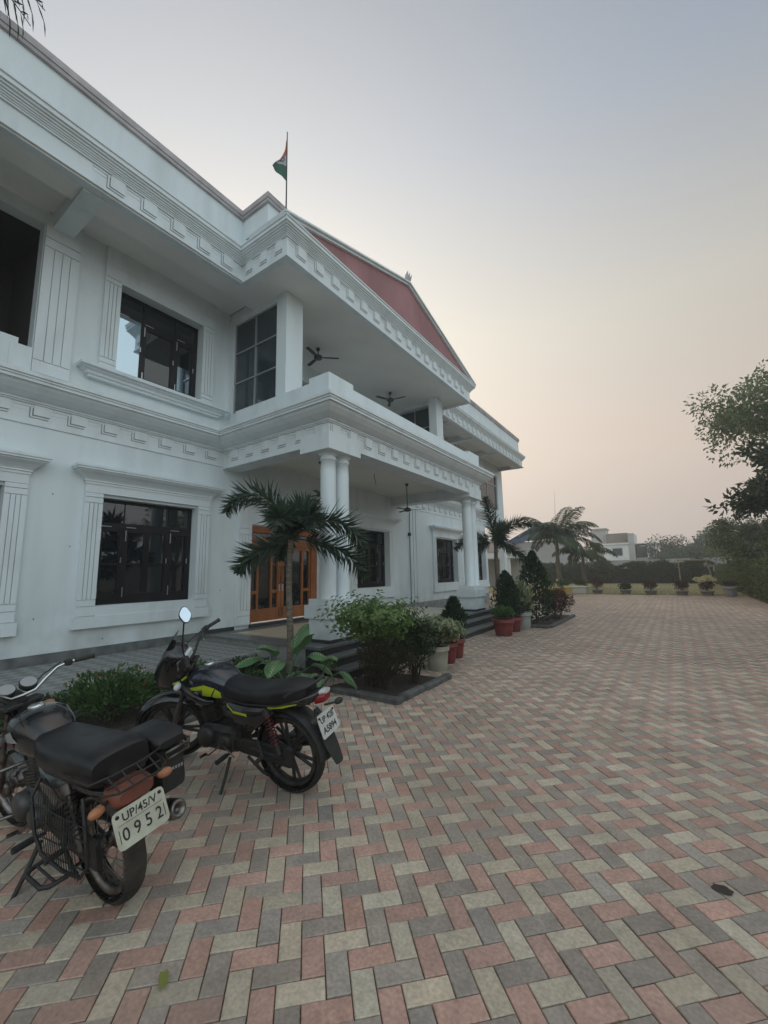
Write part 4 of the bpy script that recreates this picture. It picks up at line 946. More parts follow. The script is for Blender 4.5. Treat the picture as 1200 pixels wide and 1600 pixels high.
    PM = Matrix(((px.x, py.x, nx.x, c.x), (px.y, py.y, nx.y, c.y), (px.z, py.z, nx.z, c.z), (0, 0, 0, 1)))
    b = MB(); cr = 0.012 if not old else 0.022
    out_ = [(sx*(pw-cr)+cr*math.cos(a), sy*(ph-cr)+cr*math.sin(a)) for sx, sy, a0 in ((1, 1, 0), (-1, 1, 90), (-1, -1, 180), (1, -1, 270)) for a in (R(a0), R(a0+45), R(a0+90))]
    b.loft([[PM @ Vector((x, y, -0.002)) for x, y in out_], [PM @ Vector((x, y, 0.002)) for x, y in out_]], 0, False)
    pl = part(b, 'number_plate', pm)
    L_ = MB()
    for txt, size, yy, bold, sx in plate:
        t = text_mesh(txt, size, 0.0006, bold); L_.add(t, PM @ Matrix.Translation((0, yy, 0.0028)) @ Matrix.Diagonal((sx, 1, 1, 1)))
    if old:
        L_.box(-pw*0.85, 0.0195, 0.0022, pw*0.85, 0.0215, 0.0028, mat=PM)
        for sx in (-1, 1): L_.box(sx*pw*0.86-0.0015, -0.055, 0.0022, sx*pw*0.86+0.0015, 0.005, 0.003, mat=PM)
    L_.build('lettering', M['plate_ink'], pl)
    b = MB()
    for sx in (-1, 1): b.lathe([(0.009, 0), (0.008, 0.005), (0.001, 0.006)], PM @ Vector((sx*pw*0.82, ph*0.72, 0.002)), nx, 10)
    b.build('bolt', M['rust'], pl)
    b = MB(); b.tube([(-0.27, 0, 0.66), c+Vector((0.07, 0, 0.05))], 0.02, 8); b.cbox(c.x+0.03, -0.05, c.z-0.03, c.x+0.06, 0.05, c.z+0.05, 0.003); part(b, 'plate_bracket', M['matt_black'])
    # indicators
    for s in (-1, 1):
        b = MB(); x, z = (-0.36, 0.665) if not old else (-0.30, 0.655)
        b.tube([(x+0.05, s*0.06, z), (x, s*0.13, z-0.005)], 0.009, 8); ind = part(b, 'rear_indicator', M['matt_black'])
        b = MB(); mt = Matrix.Translation((x-0.01, s*0.165, z-0.008)) @ Matrix.Rotation(s*0.25, 4, 'Z'); b.ell((0, 0, 0), (0.026, 0.040, 0.024), 8, mat=None); d = MB(); d.add(b, mt); d.build('lens', M['amber'] if old else M['matt_black'], ind)
        b = MB(); b.tube([(1.08, s*0.05, 0.80), (1.09, s*0.13, 0.80)], 0.009, 8); ind = part(b, 'front_indicator', M['matt_black'], None, T)
        b = MB(); b.ell((1.095, s*0.17, 0.80), (0.03, 0.045, 0.028), 8); d = MB(); d.add(b, T); d.build('lens', M['amber'] if old else M['clear_lens'], ind)
    # fork, bars, lamp
    ax = Vector((FWx, 0, 0.30)); tp = ax-STEER_D*-0.66
    for s in (-1, 1):
        b = MB(); o_ = Vector((0, s*0.085, 0)); b.tube([ax+o_, ax+STEER_D*0.32+o_], [0.024, 0.022], 12); b.tube([ax+STEER_D*0.30+o_, ax+STEER_D*0.64+o_], 0.0145, 12)
        part(b, 'fork_leg', M['engine'] if not old else M['dull_chrome'], None, T)
    b = MB(); b.cbox(FWx-0.32, -0.11, 0.885, FWx-0.22, 0.11, 0.915, 0.008); b.cbox(FWx-0.24, -0.10, 0.74, FWx-0.15, 0.10, 0.77, 0.008); b.tube([STEER_O+Vector((0.0, 0, -0.1)), STEER_O+Vector((-0.03, 0, 0.07))], 0.03, 10); part(b, 'fork_yoke', M['matt_black'], None, T)
    bz = 0.0 if not old else -0.01
    barp = lambda s: [(1.0, s*0.0, 0.955), (1.0, s*0.07, 0.96), (0.985, s*0.13, 1.01), (0.96, s*0.20, 1.075+bz), (0.925, s*0.26, 1.09+bz), (0.865, s*0.37, 1.085+bz)]
    b = MB(); b.tube(list(reversed(barp(-1)))[:-1]+barp(1), 0.011, 10); hb = part(b, 'handlebar', M['chrome'] if old else M['matt_black'], None, T)
    for s in (-1, 1):
        b = MB(); b.tube([(0.91, s*0.285, 1.089+bz), (0.86, s*0.38, 1.085+bz)], [0.0165, 0.0165], 12); b.lathe([(0.019, 0), (0.019, 0.012), (0.001, 0.013)], (0.86, s*0.38, 1.085+bz), (-0.05, s*0.1, 0), 12)
        b.cbox(0.905, s*0.255-0.025, 1.065+bz, 0.955, s*0.255+0.025, 1.11+bz, 0.01)
        d = MB(); d.add(b, T); d.build('grip', M['rubber'], hb)
        b = MB(); b.tube([(0.955, s*0.245, 1.085+bz), (0.985, s*0.28, 1.075+bz), (0.945, s*0.375, 1.06+bz)], [0.009, 0.007, 0.006], 6); d = MB(); d.add(b, T); d.build('lever', M['dull_chrome'], hb)
        if (s == 1 and not old):
            b = MB(); b.tube([(0.94, s*0.235, 1.10+bz), (0.925, s*0.26, 1.20), (0.825, s*0.335, 1.44)], 0.006, 8); d = MB(); d.add(b, T); st_ = d.build('mirror_stem', M['matt_black'], hb)
            LR = (root.rotation_euler.to_matrix() @ T.to_3x3()).inverted(); nrm = (LR @ Vector((0.87, -0.15, 0.47))).normalized(); cc = Vector((0.80, s*0.34, 1.50))
            # aim the glass so that it throws back the bright sky
            b = MB(); a = nrm.orthogonal().normalized(); e = nrm.cross(a)
            d = MB()
            q = LR @ Vector((0, 0, 1)); vv = (q-nrm*q.dot(nrm)).normalized(); uu = vv.cross(nrm)
            shape = [(0.040*math.cos(k*math.pi/10)*(1+0.10*math.cos(4*k*math.pi/10)), 0.064*math.sin(k*math.pi/10)) for k in range(20)]
            d.loft([[cc-nrm*0.022+(uu*x+vv*z)*0.6 for x, z in shape], [cc-nrm*0.012+(uu*x+vv*z)*1.02 for x, z in shape], [cc+nrm*0.002+(uu*x+vv*z)*1.1 for x, z in shape], [cc+nrm*0.004+(uu*x+vv*z)*1.02 for x, z in shape]], 0, False)
            w = MB(); w.add(d, T); mh = w.build('mirror', M['matt_black'], root)
            g = MB(); g.poly([T @ (cc+nrm*0.0065+(uu*x+vv*z)*0.97) for x, z in shape]); g.build('mirror_glass', M['mirror'], mh)
    b = MB()
    for s, k in ((1, 0.0), (-1, 0.0), (1, 0.03)): b.tube([(0.955, s*0.22, 1.09), (1.08+k, s*0.16, 1.02), (1.12+k, s*0.06, 0.92), (1.05, s*0.03, 0.80)], 0.0045, 6)
    part(b, 'cables', M['rubber'], None, T)
    if not old:
        b = MB()
        secs = [(1.02, 0.82, 1.02, 0.10), (1.08, 0.77, 1.09, 0.125), (1.14, 0.74, 1.12, 0.13), (1.20, 0.72, 1.07, 0.12), (1.27, 0.71, 0.98, 0.095), (1.32, 0.73, 0.90, 0.06)]
        sections(b, secs, 18, p=3.0); cw = part(b, 'headlight_cowl', M['black_paint'], None, T)
        b = MB(); b.loft([[(1.15, -0.09, 1.10), (1.15, 0.09, 1.10), (1.14, 0.09, 1.11), (1.14, -0.09, 1.11)], [(1.08, -0.05, 1.20), (1.08, 0.05, 1.20), (1.073, 0.05, 1.20), (1.073, -0.05, 1.20)]], 0, False); d = MB(); d.add(b, T); d.build('visor', M['black_paint'], cw)
        b = MB(); sections(b, [(1.255, 0.74, 0.86, 0.075), (1.29, 0.745, 0.85, 0.065), (1.305, 0.76, 0.83, 0.045)], 16); d = MB(); d.add(b, T); d.build('headlight', M['clear_lens'], cw)
        for s in (-1, 1):
            b = MB(); b.loft([[(x, s*y, z), (x, s*(y+0.004), z+0.012), (x, s*y, z+0.022)] for x, y, z in ((1.03, 0.11, 0.83), (1.09, 0.128, 0.80), (1.15, 0.127, 0.79))], 0, False); d = MB(); d.add(b, T); d.build('lime_stripe', M['lime'], cw)
        b = MB(); b.cbox(1.005, -0.07, 0.955, 1.05, 0.07, 1.03, 0.015); part(b, 'instrument_panel', M['clear_lens'], None, T @ Matrix.Rotation(0, 4, 'Y'))
        # tank shroud and belly fairing
        for s in (-1, 1):
            b = MB(); b.loft([[(x, s*y0, zb), (x, s*y1, (zb+zt)/2), (x, s*y0, zt)] for x, y0, y1, zb, zt in ((1.02, 0.12, 0.15, 0.70, 0.80), (0.90, 0.135, 0.165, 0.62, 0.77), (0.76, 0.12, 0.155, 0.60, 0.70), (0.66, 0.09, 0.12, 0.62, 0.67))], 0, True); part(b, 'tank_shroud', M['black_paint'])
    else:
        b = MB(); b.lathe([(0.02, 0), (0.07, 0.02), (0.09, 0.08), (0.092, 0.10)], (1.10, 0, 0.88), (1, 0, 0), 20); lm = part(b, 'headlight', M['matt_black'], None, T)
        b = MB(); b.lathe([(0.088, 0.10), (0.06, 0.125), (0.001, 0.135)], (1.10, 0, 0.88), (1, 0, 0), 20); d = MB(); d.add(b, T); d.build('lens', M['clear_lens'], lm)
        for s in (-1, 1):
            b = MB(); ad = Vector((-0.55, 0, 0.83)); b.lathe([(0.035, -0.05), (0.05, -0.03), (0.052, 0.0), (0.048, 0.004)], (1.05, s*0.062, 1.015), ad, 20); dl = part(b, 'instrument_dial', M['matt_black'], None, T)
            b = MB(); b.lathe([(0.046, 0.0045), (0.001, 0.006)], (1.05, s*0.062, 1.015), ad, 20); d = MB(); d.add(b, T); d.build('glass', M['silver_decal'], dl)
        b = MB(); b.tube([(0.94, 0.235, 1.12), (0.99, 0.27, 1.20), (0.98, 0.29, 1.25)], 0.006, 8); part(b, 'mirror_stem', M['chrome'], None, T)
        # crash guard, saree guard, footboard and the side box
        b = MB()
        for s in (-1, 1): b.tube([(0.93, s*0.04, 0.55), (0.98, s*0.22, 0.54), (0.99, s*0.29, 0.46), (0.97, s*0.29, 0.36), (0.90, s*0.22, 0.29), (0.84, s*0.05, 0.28)], 0.011, 8)
        part(b, 'crash_guard', M['dull_chrome'])
        b = MB()
        b.tube([(0.36, 0.15, 0.64), (0.33, 0.205, 0.58), (0.30, 0.215, 0.40), (0.23, 0.215, 0.31), (0.0, 0.21, 0.30), (-0.17, 0.20, 0.32), (-0.22, 0.185, 0.38), (-0.20, 0.175, 0.55), (-0.14, 0.15, 0.66)], 0.009, 8)
        for k in range(16):
            x = 0.27-0.028*k; b.tube([(x, 0.185-0.0*k, 0.655), (x-0.012, 0.213, 0.45), (x-0.02, 0.213, 0.31)], 0.0019, 5)
        for k in range(4): b.tube([(0.31-0.02*k, 0.213, 0.56-0.08*k), (-0.22, 0.185, 0.56-0.07*k)], 0.0032, 5)
        part(b, 'saree_guard', M['matt_black'])
        b = MB(); b.tube([(0.16, 0.215, 0.315), (0.16, 0.285, 0.308), (0.13, 0.31, 0.306), (-0.03, 0.31, 0.306), (-0.06, 0.285, 0.306), (-0.06, 0.21, 0.30)], 0.011, 8); b.tube([(0.16, 0.26, 0.31), (-0.06, 0.26, 0.306)], 0.007, 6); part(b, 'side_footrest', M['matt_black'])
        b = MB(); sections(b, [(0.06, 0.50, 0.725, 0.06, -0.245), (0.03, 0.48, 0.735, 0.078, -0.245), (-0.22, 0.48, 0.735, 0.08, -0.245), (-0.255, 0.50, 0.725, 0.065, -0.245)], 16, p=6); pb = part(b, 'side_box', M['matt_black'])
        b = MB(); sections(b, [(0.08, 0.745, 0.775, 0.07, -0.245), (0.05, 0.738, 0.805, 0.09, -0.245), (-0.09, 0.738, 0.818, 0.093, -0.245), (-0.23, 0.738, 0.808, 0.092, -0.245), (-0.272, 0.745, 0.785, 0.07, -0.245)], 18, p=4.5); b.build('lid', M['seat'], pb)
        b = MB(); b.tube([(0.09, -0.19, 0.728), (0.09, -0.335, 0.728), (0.06, -0.357, 0.728), (-0.25, -0.357, 0.73), (-0.285, -0.335, 0.73), (-0.29, -0.19, 0.73)], 0.007, 8); b.tube([(0.06, -0.353, 0.69), (-0.245, -0.353, 0.69), (-0.28, -0.33, 0.69), (-0.28, -0.20, 0.69)], 0.006, 8)
        b.tube([(-0.28, -0.2, 0.69), (-0.29, -0.19, 0.73)], 0.006, 6); b.build('box_rail', M['dull_chrome'], pb)
        b = MB()
        for k in range(5): b.box(-0.2585, -0.30+k*0.017, 0.60+0.002*k, -0.25, -0.29+k*0.017, 0.616+0.002*k)
        b.build('faded_mark', M['silver_decal'], pb)
    return root
motorcycle('black motorcycle with lime green stripes and white number plate, parked nearest the hedge and steps', (-2.60, 2.47, 0.0), math.pi+0.15, R(-9), R(32), False, 1.01,
           [('UP 42B', 0.058, 0.036, 0.0012, 0.92), ('A5894', 0.062, -0.036, 0.0012, 0.98)], M['plate_white'], 'rubber')
motorcycle('dusty old black motorcycle with wire wheels, side box and cream plate reading 0952', (-2.59, 1.19, 0.0), math.pi+0.05, R(-9), R(7), True, 0.97,
           [('UP/45/V', 0.052, 0.047, 0.0006, 0.95), ('0 9 5 2', 0.080, -0.028, 0.0006, 0.86)], M['plate_cream'], 'rubber_dusty')
# ---------------------------------------------------------------- plants
def leafmat(n, a, b, trans=0.25, rough=0.55):
    a = tuple(x*1.35 for x in a); b = tuple(x*1.35 for x in b)
    return mat(n, a, rough, island=b, trans=trans, spec=0.35)
M['leaf_dark'] = leafmat('dark_leaf', (0.018, 0.032, 0.014), (0.040, 0.060, 0.026))
M['leaf_mid'] = leafmat('green_leaf', (0.030, 0.062, 0.022), (0.075, 0.125, 0.045))
M['leaf_light'] = leafmat('fresh_leaf', (0.06, 0.105, 0.03), (0.13, 0.19, 0.07))
M['leaf_red'] = leafmat('reddish_leaf', (0.045, 0.028, 0.022), (0.085, 0.045, 0.035))
M['leaf_var'] = leafmat('variegated_leaf', (0.09, 0.12, 0.055), (0.24, 0.25, 0.15))
M['leaf_brown'] = leafmat('brown_green_leaf', (0.028, 0.030, 0.018), (0.055, 0.050, 0.032))  # dark brown green for the low twiggy shrub
M['leaf_thuja'] = leafmat('thuja_spray', (0.013, 0.026, 0.014), (0.030, 0.052, 0.026), 0.1, 0.8)
M['leaf_palm'] = leafmat('palm_leaflet', (0.025, 0.042, 0.030), (0.056, 0.082, 0.054), 0.18, 0.45)
M['leaf_royal'] = leafmat('royal_palm_leaflet', (0.028, 0.050, 0.024), (0.062, 0.09, 0.045), 0.10)
M['leaf_hedge'] = leafmat('hedge_leaf', (0.030, 0.046, 0.014), (0.060, 0.082, 0.026), 0.2)
M['leaf_far'] = leafmat('far_leaf', (0.030, 0.045, 0.028), (0.055, 0.075, 0.045), 0.15)
M['leaf_big'] = leafmat('dieffenbachia_leaf', (0.06, 0.125, 0.05), (0.09, 0.17, 0.075), 0.25, 0.35)
M['vein'] = leafmat('pale_vein', (0.22, 0.28, 0.14), (0.26, 0.32, 0.18), 0.2, 0.4)
M['bark'] = mat('palm_bark', (0.20, 0.165, 0.125), 0.9, col2=(0.105, 0.085, 0.065), scale=7, stretch=(1, 1, 5), bump=0.6, bscale=24)
M['bark_dark'] = mat('tree_bark', (0.075, 0.060, 0.048), 0.9, col2=(0.04, 0.033, 0.028), scale=9, bump=0.6)
M['twig'] = mat('twig', (0.060, 0.042, 0.032), 0.9)
M['petal_red'] = mat('red_petal', (0.42, 0.05, 0.03), 0.6)
M['petal_yellow'] = mat('yellow_petal', (0.55, 0.47, 0.18), 0.7, island=(0.72, 0.68, 0.45))
M['terracotta'] = mat('red_plastic_pot', (0.20, 0.035, 0.032), 0.45, col2=(0.14, 0.03, 0.028), scale=5)
M['pot_beige'] = mat('beige_pot', (0.40, 0.38, 0.30), 0.6, col2=(0.30, 0.285, 0.22), scale=4)
M['pot_grey'] = mat('grey_bucket', (0.36, 0.36, 0.345), 0.6, col2=(0.26, 0.26, 0.25), scale=5)
M['pot_yellow'] = mat('yellow_painted_planter', (0.50, 0.36, 0.08), 0.7, col2=(0.40, 0.29, 0.09), scale=3)
M['pot_white'] = mat('white_painted_planter', (0.52, 0.50, 0.45), 0.7)

def rvec(r): 
    while True:
        v = Vector((r.uniform(-1, 1), r.uniform(-1, 1), r.uniform(-1, 1)))
        if 0.05 < v.length < 1: return v
def frond(b, base, az, el, ln, droop, ll, lw, n, plume, r, m_leaf=0, m_rib=1, taper=True, twist=0.0, hang=0.25):
    """palm frond: curved rib and leaflets; plume>0 spreads leaflets round the rib (foxtail)"""
    d = Vector((math.cos(az)*math.cos(el), math.sin(az)*math.cos(el), math.sin(el))); p = Vector(base); pts = [p.copy()]; k = 22
    side = Vector((-math.sin(az), math.cos(az), 0))
    dirs = []
    for i in range(k):
        dirs.append(d.copy()); p = p+d*(ln/k); pts.append(p.copy())
        d = (d+Vector((0, 0, -1))*droop/k*(0.5+1.1*i/k)+side*twist/k).normalized()
    dirs.append(d.copy())
    b.tube(pts, [0.016*ln/1.8*(1-0.85*i/k)+0.002 for i in range(k+1)], 5, m_rib)
    for i in range(n):
        t = 0.16+0.84*(i+r.uniform(-0.3, 0.3))/n; t = min(max(t, 0.1), 0.999); f = t*k; j = int(f); pp = pts[j].lerp(pts[min(j+1, k)], f-j); dd = dirs[j]
        sd_ = dd.cross(Vector((0, 0, 1))); sd_ = sd_.normalized() if sd_.length > 1e-3 else side
        up_ = sd_.cross(dd)
        L_ = ll*(math.sin(math.pi*(0.12+0.83*t))**0.6)*r.uniform(0.85, 1.1)
        if plume:
            for q in range(plume):
                a = 2*math.pi*(q+r.random())/plume
                o = sd_*math.cos(a)+up_*math.sin(a)
                ld = (dd*0.75+o*1.0+Vector((0, 0, -hang*0.5))).normalized()
                b.leaf(pp, ld, dd, L_*r.uniform(0.8, 1.1), lw*r.uniform(0.8, 1.2), m_leaf, 0.12, 0.05)
        else:
            for s in (-1, 1):
                ld = (dd*0.65+sd_*s*1.0+up_*r.uniform(-0.05, 0.3)+Vector((0, 0, -hang*r.uniform(0.6, 1.4)))).normalized()
                q0 = pp; q1 = pp+ld*L_*0.55; ld2 = (ld+Vector((0, 0, -hang*1.6))).normalized(); 
                b.leaf(q0, ld, up_, L_*0.62, lw, m_leaf, 0.15); b.leaf(q1-ld*L_*0.1, ld2, up_, L_*0.5, lw*0.8, m_leaf, 0.15, 0.1)
def palm(name, label, cat, loc, h, fronds, leaf_m, seed, r0=0.055, r1=0.04, shaft=None, plume=0, ll=0.4, lw=0.035, n=60, lean=(0, 0), rings=True, band=None, spear=0.0, group=None, hang=0.25, sheath=0.0):
    r = random.Random(seed); root = tag(empty(name, loc), label, cat, group)
    t = MB(); pts = []; rad = []
    for i in range(41):
        f = i/40; pts.append((lean[0]*f*f+0.015*math.sin(f*7), lean[1]*f*f+0.012*math.sin(f*5+1), h*f)); rr = r0+(r1-r0)*f+(0.25*r0*math.exp(-f*14)); rad.append(rr*(1.0+(0.05 if rings and i % 2 else 0)))
    t.tube(pts, rad, 12); tr = t.build('trunk', M['bark'], root)
    top = Vector(pts[-1])
    if shaft:
        s = MB(); s.tube([top+Vector((0, 0, shaft*i/8)) for i in range(9)], [r1*(1.25-0.08*i) for i in range(9)], 12); s.build('crownshaft', mat(name+'_shaft', (0.10, 0.13, 0.06), 0.5), tr); top = top+Vector((0, 0, shaft*0.9))
    if band:
        s = MB()
        for z0, z1, k in band: s.lathe([(r0*1.12, z0), (r0*1.12, z1)], (0, 0, 0), n=14, caps=False, m=k)
        s.build('painted_band', [mat('band_red', (0.35, 0.07, 0.05), 0.7), mat('band_white', (0.6, 0.58, 0.52), 0.7)], tr)
    for (az, el, ln, dr) in fronds:
        f = MB(); frond(f, top+Vector((0, 0, r.uniform(-0.06, 0.02))), R(az), R(el), ln, dr, ll, lw, n, plume, r, hang=hang); f.build('frond', [leaf_m, M['leaf_hedge']], root)
    if spear:
        s = MB(); s.tube([top, top+Vector((0.05, 0.03, spear*0.5)), top+Vector((0.16, 0.05, spear))], [0.02, 0.014, 0.003], 6); s.build('spear', M['leaf_hedge'], root)
    return root
# foxtail palm in front of the door, with plumed fronds
palm('foxtail_palm', 'small foxtail palm with plumed dark fronds growing in front of the wooden door', 'palm tree', (-5.28, 4.88, 0.06), 2.18,
     [(212, 74, 1.75, 3.5), (222, -5, 1.0, 1.2), (-58, 52, 0.95, 1.8), (100, 72, 0.95, 1.6), (38, 48, 1.6, 3.0), (28, 0, 1.5, 1.3), (-10, 62, 0.9, 2.4), (150, 35, 1.1, 2.4)], M['leaf_palm'], 3, 0.058, 0.045, None, 5, 0.42, 0.055, 32)
palm('foxtail_palm', 'foxtail palm with an upright dark plume beyond the far porch columns', 'palm tree', (-5.55, 15.6, 0.0), 2.75,
     [(-150, 82, 1.8, 0.5), (32, 58, 1.7, 1.9), (-148, 25, 1.7, 1.6), (90, 55, 1.6, 1.8), (-60, 35, 1.3, 2.2), (24, -22, 1.5, 0.7), (205, -5, 1.2, 1.0)], M['leaf_palm'], 5, 0.085, 0.07, None, 6, 0.48, 0.05, 38, spear=2.2)
palm('royal_palm', 'tall palm with feathery arching fronds and a red and white painted trunk base', 'palm tree', (-7.75, 36.2, 0), 3.3,
     [(-20, 48, 3.9, 1.7), (0, 35, 3.7, 1.9), (45, 50, 3.6, 1.8), (185, 62, 3.6, 1.5), (140, 30, 3.5, 2.0), (215, 45, 3.5, 1.9), (-40, 12, 3.0, 1.6), (160, 60, 3.4, 1.7), (70, 70, 3.6, 1.3), (-55, 25, 3.2, 2.0), (20, 20, 3.5, 1.7), (110, 38, 3.2, 1.9), (-100, 58, 3.0, 1.9), (-25, 62, 3.6, 1.2), (240, 40, 3.2, 2.0)], M['leaf_royal'], 8, 0.22, 0.13, 0.9, 0, 1.15, 0.075, 60, spear=4.2, band=[(0.5, 0.75, 0), (0.76, 0.9, 1)], hang=0.38)
palm('royal_palm', 'shorter bushy palm with drooping fronds behind the yellow planters', 'palm tree', (-6.5, 40.0, 0), 2.4,
     [(0, 40, 3.0, 2.0), (60, 55, 2.9, 1.8), (120, 30, 3.0, 2.0), (180, 45, 2.9, 2.0), (-60, 35, 2.8, 2.1), (-120, 50, 2.8, 2.0), (-20, 15, 2.8, 1.9)], M['leaf_hedge'], 9, 0.17, 0.12, 0.5, 0, 1.05, 0.085, 60, hang=0.5)
palm('tall_palm', 'tall palm whose drooping frond tips hang in over the roof parapet at top left', 'palm tree', (-5.45, -0.85, 0.05), 6.9,
     [(75, 40, 2.1, 1.5), (98, 58, 2.2, 1.7), (85, 48, 2.1, 1.9), (55, 25, 1.8, 1.6), (130, 30, 2.0, 1.6), (180, 40, 2.0, 1.6), (-80, 35, 2.0, 1.6), (0, 30, 1.9, 1.6)], M['leaf_dark'], 12, 0.10, 0.07, 0.5, 0, 0.62, 0.022, 17, hang=0.7)

# leafy shrubs from clumps of leaves on twigs
def shrub_mesh(b, r, rx, ry, z0, z1, n, ll, lw, m=0, core=0.35, updir=0.5, twigs=0, m_twig=1, stems=None):
    for k in range(twigs):
        v = rvec(r); v.z = abs(v.z); p = Vector((v.x*rx*0.9, v.y*ry*0.9, z0+(z1-z0)*v.z)); q = Vector((r.uniform(-0.1, 0.1)*rx, r.uniform(-0.1, 0.1)*ry, 0))
        b.tube([q, q.lerp(p, 0.5)+Vector((0, 0, 0.06)), p], [0.008, 0.005, 0.002], 4, m_twig, False)
    for k in range(n):
        v = rvec(r)
        if v.length < core: v = v.normalized()*r.uniform(core, 1)
        lump = 0.75+0.35*noise.noise(v*2.3+Vector((rx*9, ry*7, n*0.01)))
        v = v*lump
        p = Vector((v.x*rx, v.y*ry, (z0+z1)/2+v.z*(z1-z0)/2))
        o = Vector((v.x, v.y, v.z*0.5+updir)).normalized(); d = (o+rvec(r)*0.8).normalized()
        b.leaf(p, d, rvec(r).normalized(), ll*r.uniform(0.6, 1.2), lw*r.uniform(0.7, 1.2), m, 0.15, 0.12)
def shrub(name, label, cat, loc, rx, ry, z0, z1, n, ll, lw, leaf_m, seed, twigs=18, group=None, updir=0.5, flower=None, shoots=0):
    r = random.Random(seed); root = tag(empty(name, loc), label, cat, group)
    b = MB(); shrub_mesh(b, r, rx, ry, z0, z1, n, ll, lw, updir=updir)
    for k in range(shoots):
        v = rvec(r).normalized(); v.z = abs(v.z)*0.8+0.1; p = Vector((v.x*rx*0.7, v.y*ry*0.7, (z0+z1)/2+v.z*(z1-z0)*0.35)); d = (v+Vector((0, 0, 0.5))+rvec(r)*0.3).normalized(); ln = r.uniform(0.25, 0.6)*rx
        for q in range(9):
            t = q/8; o_ = p+d*ln*t-Vector((0, 0, 0.25*ln*t*t)); a = q*2.4; sd_ = d.orthogonal(); sd_.rotate(Matrix.Rotation(a, 3, d))
            b.leaf(o_, sd_+d*0.5, d, ll*r.uniform(0.8, 1.4), lw*r.uniform(0.8, 1.3), 0, 0.15, 0.2)
    b.build('foliage', leaf_m, root)
    if twigs:
        t = MB()
        for k in range(twigs):
            v = rvec(r); v.z = abs(v.z); p = Vector((v.x*rx*0.85, v.y*ry*0.85, z0+(z1-z0)*(0.3+0.6*v.z))); q = Vector((r.uniform(-0.15, 0.15)*rx, r.uniform(-0.15, 0.15)*ry, 0))
            t.tube([q, q.lerp(p, 0.5)+Vector((0, 0, 0.05)), p], [0.010, 0.007, 0.003], 5)
        t.build('stems', M['twig'], root)
    if flower:
        f = MB()
        for k in range(flower):
            v = rvec(r).normalized(); v.z = abs(v.z); p = Vector((v.x*rx*0.9, v.y*ry*0.9, (z0+z1)/2+v.z*(z1-z0)/2*0.95))
            for q in range(5): a = q*1.257; f.leaf(p, Vector((math.cos(a), math.sin(a), 0.5)), Vector((0, 0, 1)), 0.022, 0.018)
        f.build('flowers', M['petal_red'], root)
    return root
# low flowering hedge in the bed behind the motorcycles
shrub('low_shrub', 'low rounded green shrub with a few red flowers, behind the dusty old motorcycle', 'shrub', (-5.35, 2.30, 0.05), 0.62, 0.62, 0.05, 0.62, 2600, 0.06, 0.03, M['leaf_mid'], 21, 16, 'flowering shrubs in the long bed', flower=16)
shrub('low_shrub', 'low dark green flowering shrub nearest the left edge of the bed by the walkway', 'shrub', (-5.45, 1.15, 0.05), 0.55, 0.65, 0.05, 0.52, 2000, 0.06, 0.03, M['leaf_mid'], 22, 14, 'flowering shrubs in the long bed', flower=10)
shrub('low_shrub', 'low green shrub behind the front wheel of the lime striped motorcycle', 'shrub', (-5.3, 3.35, 0.05), 0.55, 0.55, 0.05, 0.50, 1900, 0.06, 0.03, M['leaf_mid'], 23, 14, 'flowering shrubs in the long bed', flower=8)
shrub('low_shrub', 'dark low groundcover shrub below the walkway edge and beside the big leaved plant', 'shrub', (-5.45, 4.25, 0.05), 0.5, 0.45, 0.03, 0.40, 1500, 0.06, 0.03, M['leaf_dark'], 24, 10, 'flowering shrubs in the long bed')
for i, (x, y, rx, h, lb) in enumerate(((-5.85, 1.75, 0.30, 0.36, 'small dark shrub against the walkway kerb, left of the flowering shrub'), (-5.85, 2.85, 0.32, 0.38, 'small dark shrub against the walkway kerb between two flowering shrubs'), (-5.85, 3.75, 0.32, 0.36, 'small dark shrub against the walkway kerb beyond the lime striped motorcycle'), (-4.98, 3.8, 0.34, 0.34, 'small green shrub at the paving edge behind the lime striped motorcycle'))):
    shrub('low_shrub', lb, 'shrub', (x, y, 0.04), rx, 0.5, 0.02, h, 1100, 0.06, 0.03, M['leaf_dark'] if i < 3 else M['leaf_mid'], 25+i, 8, 'flowering shrubs in the long bed')
